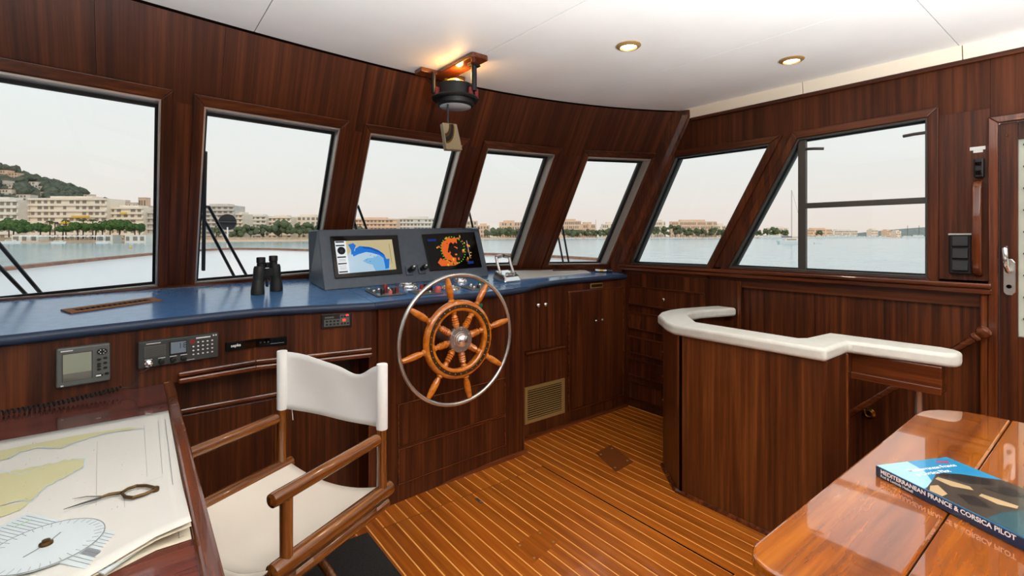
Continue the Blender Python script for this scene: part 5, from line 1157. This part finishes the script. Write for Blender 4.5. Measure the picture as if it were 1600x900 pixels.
def tree(x, ybot, ytop, wpx, d, kind, label, seed, group):
    q = random.Random(seed); base = gp(x, d, ZS+2.2 if kind != 'far' else ZS+1.5); ht_ = (370-ytop)/F*d+H-base.z; w = wpx/F*d
    t_ = thing({'pine': 'umbrella_pine', 'palm': 'palm_tree', 'far': 'shore_tree'}[kind], label, 'tree', tuple(base), group)
    mb = MB()
    if kind == 'pine':
        for k in range(26):
            a = q.uniform(0, 2*PI); rr2 = w*.5*math.sqrt(q.random())*.85; cz = ht_*(.76-.10*(rr2/(w*.5))**2); s_ = w*.16*q.uniform(.7, 1.2)
            lump(mb, base+Vector((rr2*math.cos(a), rr2*math.sin(a), cz+q.uniform(-.14, .08)*ht_)), s_*1.15, s_*1.15, s_*1.05, q)
        mb.build('canopy', 'pine_leaf', t_, smooth=True, angle=80)
        MB().tube([base-U_*.5, base+Vector((q.uniform(-.5, .5), 0, ht_*.4)), base+Vector((0, 0, ht_*.72))], [.35, .3, .2], 6).build('trunk', 'bark', t_)
    elif kind == 'palm':
        top = base+U_*ht_*.82
        for k in range(14):
            a = 2*PI*k/14+q.uniform(-.2, .2); d_ = Vector((math.cos(a), math.sin(a), 0)); nn = Vector((-d_.y, d_.x, 0)); up2 = q.uniform(-.1, .5); L = w*.5
            mb.hexa([top-nn*.1, top+nn*.1, top+d_*L*.6+U_*L*up2*.6+nn*.5, top+d_*L*.6+U_*L*up2*.6-nn*.5]+[p+U_*.1 for p in (top-nn*.1, top+nn*.1, top+d_*L*.6+U_*L*up2*.6+nn*.5, top+d_*L*.6+U_*L*up2*.6-nn*.5)])
            e_ = top+d_*L*.6+U_*L*up2*.6; f_ = top+d_*L+U_*L*(up2*.4-.35); mb.hexa([e_-nn*.5, e_+nn*.5, f_+nn*.1, f_-nn*.1]+[p+U_*.1 for p in (e_-nn*.5, e_+nn*.5, f_+nn*.1, f_-nn*.1)])
        mb.build('fronds', 'palm_leaf', t_); MB().tube([base, base+U_*ht_*.82], [.3, .22], 6).build('trunk', 'bark', t_)
    else:
        for k in range(18):
            a = q.uniform(0, 2*PI); rr2 = w*.42*math.sqrt(q.random()); s_ = w*.17*q.uniform(.7, 1.2)
            lump(mb, base+Vector((rr2*math.cos(a), rr2*math.sin(a), ht_*q.uniform(.3, .78))), s_, s_, min(s_*.9, ht_*.28), q)
        mb.build('canopy', 'shore_leaf', t_, smooth=True, angle=80); MB().tube([base-U_*.5, base+U_*ht_*.5], .3, 6).build('trunk', 'bark', t_)
    return t_
GP = 'umbrella pines on the left promenade'
for k, (x, yt, w, lb) in enumerate(((20, 343, 40, 'umbrella pine at the far left, in front of the white block'), (63, 348, 28, 'umbrella pine below the left end of the long balconied block'), (98, 351, 18, 'small umbrella pine below the middle of the long balconied block'), (122, 345, 26, 'broad umbrella pine below the middle of the long balconied block'), (149, 347, 24, 'umbrella pine below the right end of the long balconied block'), (186, 341, 36, 'widest umbrella pine, in front of the cream block'), (211, 347, 24, 'umbrella pine next to the left window post'))): tree(x, 374, yt, w, 262, 'pine', lb, 20+k, GP)
for k, (x, yt) in enumerate(((14, 335), (78, 341), (86, 343), (103, 339), (130, 338), (145, 338), (172, 346), (218, 350), (160, 341))): tree(x, 374, yt, 12, 268, 'palm', ORD[sorted((14, 78, 86, 103, 130, 145, 172, 218, 160)).index(x)]+' palm tree from the left on the promenade', 60+k, 'palms on the left promenade')
FT = [(338, 348, 16), (372, 352, 22), (392, 346, 24), (412, 348, 20), (440, 340, 36), (474, 344, 26), (488, 346, 18), (562, 350, 22), (600, 352, 18), (645, 352, 20), (716, 350, 18), (765, 357, 20), (778, 355, 22), (792, 352, 20), (806, 356, 18), (815, 354, 14), (888, 356, 22), (902, 358, 18), (918, 357, 18), (932, 358, 16), (950, 356, 20), (965, 358, 14), (1022, 352, 18), (1040, 350, 16), (1056, 349, 22), (1074, 354, 18), (1092, 355, 20), (1110, 354, 18), (1126, 356, 14), (1186, 358, 12), (1198, 354, 12), (1212, 353, 16), (1226, 358, 12), (1280, 357, 10)]
for k, (x, yt, w) in enumerate(FT): tree(x, 372, yt, w, shd(x)*1.07, 'far', ORD[k]+' round shore tree from the left, counting from the second window', 100+k, 'trees along the far shore')
# buildings
def building(x0_, x1_, yt, d, floors, mat, label, name='apartment_block', balc=True, group='apartment blocks on the shore', wins=True, deep=14, zb=None, awn=(), dark='far_window', seed=0):
    c = gp((x0_+x1_)/2, d, ZS+2 if zb is None else zb); w = (x1_-x0_)/F*d; ztop = H+(HY-yt)/F*d; hgt = ztop-c.z
    r = thing(name, label, 'building', tuple(c), group)
    def q(a, b_, z_): return c+R_*a+D_*b_+U_*z_
    def bx(mb, a0_, a1_, b0, b1_, z0_, z1_): return mb.hexa([q(a0_, b0, z0_), q(a1_, b0, z0_), q(a1_, b1_, z0_), q(a0_, b1_, z0_), q(a0_, b0, z1_), q(a1_, b0, z1_), q(a1_, b1_, z1_), q(a0_, b1_, z1_)])
    bx(MB(), -w/2, w/2, 0, deep, -2, hgt).build('walls', mat, r); fh = hgt/floors
    if name == 'apartment_block': bx(MB(), -w*.3, w*.25, 3, deep-3, hgt, hgt+fh*.45).build('penthouse', mat, r)
    elif name == 'hill_villa': bx(MB(), -w*.52, w*.52, -.4, deep+.4, hgt, hgt+.4).build('roof', 'roof_tile', r)
    rq = random.Random(seed+int(x0_))
    if balc:
        for k in range(1, floors+1):
            bx(MB(), -w/2-.3, w/2+.3, -1.4, .05, k*fh-.9*fh*.34, k*fh+.12).build('balcony', mat, r)
    if wins:
        mb = MB(); n = max(2, int(w/3.6))
        for k in range(floors):
            for i in range(n):
                if rq.random() < .12: continue
                a0_ = -w/2+(i+.18)*w/n; bx(mb, a0_, a0_+w/n*rq.uniform(.45, .68), -.12, .02, k*fh+fh*.14, k*fh+fh*(.62 if balc else .75))
        mb.build('window_openings', dark, r, kind='stuff')
    for (a0_, a1_, fl) in awn: bx(MB(), a0_*w, a1_*w, -2.2, -1.3, fl*fh-.35*fh, fl*fh+.02).build('awning', 'awning_yellow', r)
    return r
for k_, (xa_, xb_, yt_) in enumerate(((-560, -440, 300), (-420, -300, 292), (-285, -190, 305), (-175, -75, 298))): building(xa_, xb_, yt_, 290, 6, ('stucco_cream', 'stucco_white')[k_ % 2], ORD[k_]+' apartment block of the row left of the far left white block')
building(-60, 28, 312, 285, 6, 'stucco_white', 'white apartment block at the far left edge of the view')
building(47, 167, 310, 292, 7, 'stucco_cream', 'long cream apartment block with balconies and yellow awnings', awn=((.08, .30, 4), (-.06, .05, 3)))
building(170, 224, 324, 296, 6, 'stucco_cream', 'cream apartment block right of the long one', awn=((-.1, .08, 5),))
building(225, 248, 331, 300, 5, 'stucco_grey', 'narrow grey block half hidden by the left window post')
building(312, 366, 321, 345, 8, 'stucco_grey', 'stepped grey block behind the black anchor ball'); building(366, 379, 334, 348, 6, 'stucco_cream', 'narrow cream wing beside the stepped grey block')
building(383, 416, 337, 385, 6, 'stucco_white', 'white block with dark windows above the binoculars')
building(418, 455, 339, 390, 5, 'stucco_cream', 'cream block behind the large tree in the second window')
building(457, 500, 338, 400, 5, 'stucco_cream', 'cream block at the right end of the second window', balc=False)
building(500, 545, 340, 430, 5, 'stucco_cream', 'cream block behind the second window post', balc=False)
building(548, 620, 342, 470, 5, 'stucco_pink', 'long pinkish block above the left screen'); building(624, 680, 341, 500, 5, 'stucco_white', 'white block above the joystick knobs'); building(682, 745, 345, 540, 4, 'stucco_pink', 'pinkish block behind the third window post', balc=False)
BL2 = [(746, 764, 352, 3, 'stucco_pink', 'low pink house right of the screen housing'), (780, 812, 347, 4, 'stucco_pink', 'pink block in the middle of the fourth window'), (812, 836, 346, 4, 'stucco_cream', 'cream block at the right of the fourth window'), (876, 908, 345, 4, 'stucco_pink', 'tall pink block by the wiper of the fifth window'), (908, 930, 350, 3, 'stucco_pink', 'low pink block in the fifth window'), (942, 974, 350, 3, 'stucco_cream', 'cream block at the right end of the fifth window'), (1020, 1040, 346, 4, 'stucco_cream', 'cream block at the left of the slanted window'), (1050, 1120, 346, 4, 'stucco_pink', 'long terraced pink block in the slanted window'), (1120, 1134, 352, 3, 'stucco_cream', 'small cream block right of the terraced one'), (1204, 1232, 356, 3, 'stucco_cream', 'cream block left of the sailing boat'), (1262, 1300, 358, 3, 'stucco_pink', 'pink block right of the sash post'), (1300, 1340, 360, 3, 'stucco_white', 'white low block in the harbour view'), (1362, 1372, 359, 3, 'stucco_cream', 'small pale tower in the middle of the harbour view'), (1385, 1392, 360, 3, 'stucco_pink', 'small tower right of the harbour view middle'), (1400, 1408, 361, 3, 'stucco_cream', 'last small tower in the harbour view')]
for k, (a, b_, yt, fl, mt, lb) in enumerate(BL2): building(a, b_, yt, shd((a+b_)/2)*1.12, fl, mt, lb, balc=False, deep=20, seed=k)
tw = thing('lattice_mast', 'thin mast rising behind the shore in the fifth window', 'mast', tuple(gp(931, 900, ZS+2))); MB().tube([gp(931, 900, ZS+2), gp(931, 900, H+(370-343)/F*900)], [1.2, .5], 6).build('pole', 'stucco_pink', tw)
# villas on the hill
VN = ['peach villa on the crest at the far left', 'peach villa second along the crest', 'white villa midway up the hill at far left', 'small white villa below the crest trees', 'long white villa among dark trees', 'tiny white villa beside the long one', 'terraced villa low on the left slope', 'terraced cream villa above the white block', 'small white villa over the long block', 'cream villa right above the long block', 'cream villa behind the long block roof', 'pale villa on the right slope', 'wide pale villa on the right slope', 'pink villa at the right of the hill', 'cream villa lowest at the right of the hill']
for k, ((x, y, w), nm) in enumerate(zip(VL, VN)):
    lo_, hi_ = 0., 1.
    for _ in range(30):
        md_ = (lo_+hi_)/2; p_ = hillpt(x, md_); dd_ = DH0+(DH1-DH0)*md_
        if HY-F*(p_.z-H)/dd_ > y+7: lo_ = md_
        else: hi_ = md_
    d = DH0+(DH1-DH0)*lo_; z_ = hillpt(x, lo_).z+2
    building(x-w/2, x+w/2, y, d, 2, 'stucco_pink' if k < 2 or k == 13 else ('stucco_white' if k % 3 else 'stucco_cream'), nm, 'hill_villa', False, 'villas on the hillside', True, 10, z_-4, seed=k)
# beach huts, parasols, boats, buoys
for k in range(18):
    x = 34+k*7.5; d = 254; p = gp(x, d, ZS+1.2); r = thing('beach_parasol', ORD[k]+' white beach parasol from the left along the beach', 'parasol', tuple(p), 'white parasols on the beach')
    MB().lathe([(1.3, 2.3), (.7, 2.8), (.05, 3.0)], p, U_, 8).build('canopy', 'white_paint', r); MB().tube([p, p+U_*2.4], .05, 5).build('pole', 'white_paint', r)
for k, (a, b_, nm) in enumerate(((18, 60, 'white beach pavilion under the leftmost pine'), (150, 176, 'low beach bar on the right of the left beach'), (195, 228, 'low beach bar beside the left window post'))): building(a, b_, 367, 257, 1, 'stucco_white', nm, 'beach_pavilion', False, 'beach pavilions', True, 6, ZS+.8)
def boat(x, d, L, label, mast=0, cabin=True, name='motor_yacht', group='boats in the bay', cat='boat', boom=False):
    p = gp(x, d, ZS); r = thing(name, label, cat, tuple(p), group)
    def q(a, b_, z_): return p+R_*a+D_*b_+U_*z_
    MB().loft([[q(-L*.5*s_, -L*.11*w_, z_), q(L*.25*s_, -L*.13*w_, z_), q(L*.5*s_*f_, 0, z_+(.2 if z_ > .5 else 0)), q(L*.25*s_, L*.13*w_, z_), q(-L*.5*s_, L*.11*w_, z_)] for s_, w_, z_, f_ in ((.9, .6, -.3, .95), (1, 1, L*.09+.3, 1.08))]).build('hull', 'white_paint', r)
    if cabin: MB().loft([[q(-L*.3*s_, -L*.09*s_, z_), q(L*.2*s_, -L*.09*s_, z_), q(L*.2*s_, L*.09*s_, z_), q(-L*.3*s_, L*.09*s_, z_)] for s_, z_ in ((1, L*.09+.3), (.85, L*.17+.4))]).build('cabin', 'stucco_white', r); MB().obox(q(-L*.05, -L*.082, L*.135+.3), R_*L*.17, D_*.1, U_*L*.015).build('cabin_window', 'far_window', r)
    if mast: MB().tube([q(0, 0, L*.09), q(0, 0, mast)], [max(.07, d*.00045)]*2, 6).build('mast', 'alu_dark', r)
    if boom: MB().tube([q(0, 0, L*.26), q(-L*.36, 0, L*.25)], .22, 8).build('furled_sail', 'sail_blue', r); MB().tube([q(L*.02, 0, mast*.97), q(L*.5, 0, L*.12)], .04, 5).build('forestay', 'alu_dark', r)
    return r
sbt = boat(1237, 225, 13, 'white sailing yacht with blue sail cover anchored at starboard', mast=25, name='sailing_yacht', boom=True)
boat(1279, 225, 4.2, 'small grey dinghy behind the anchored sailing yacht', cabin=False, name='dinghy')
boat(18, 238, 9, 'small motor boat by the beach at the far left'); boat(92, 240, 7, 'white motor boat moored off the left beach'); boat(160, 243, 6, 'small boat off the beach below the right block')
mq = random.Random(9)
for k in range(22):
    x = [884, 893, 905, 918, 926, 938, 955, 966, 1018, 1027, 1033, 1040, 1047, 1055, 1063, 1072, 1082, 1092, 1103, 1112, 1122, 1131][k]
    boat(x, shd(x)*.985, 11, ORD[k]+' moored sailing boat from the left along the marina', mast=mq.uniform(14, 27), name='moored_sailing_boat', group='sailing boats in the marina')
for k, x in enumerate((1196, 1212, 1268, 1284, 1300, 1316, 1332, 1347, 1363, 1380, 1418, 1436, 1452)): boat(x, shd(x)*.985, mq.uniform(26, 50), ORD[k]+' white motor yacht from the left in the harbour', mast=(32 if k in (10, 11) else 0), group='motor yachts in the harbour')
for k, (x, y, lb) in enumerate(((204, 387, 'yellow buoy beside the left window post'), (311, 384, 'yellow buoy left of the upright wiper'), (437, 382, 'yellow buoy above the binoculars'))):
    p = onz3(x, y+1.5, ZS); r = thing('mooring_buoy', lb, 'buoy', tuple(p), 'yellow buoys'); MB().ball(p+U_*.2, .38, .38, .34, 10, 6).build('float', 'buoy_yellow', r, smooth=True); MB().lathe([(.16, .4), (.05, .9)], p, U_, 8).build('topmark', 'buoy_yellow', r)
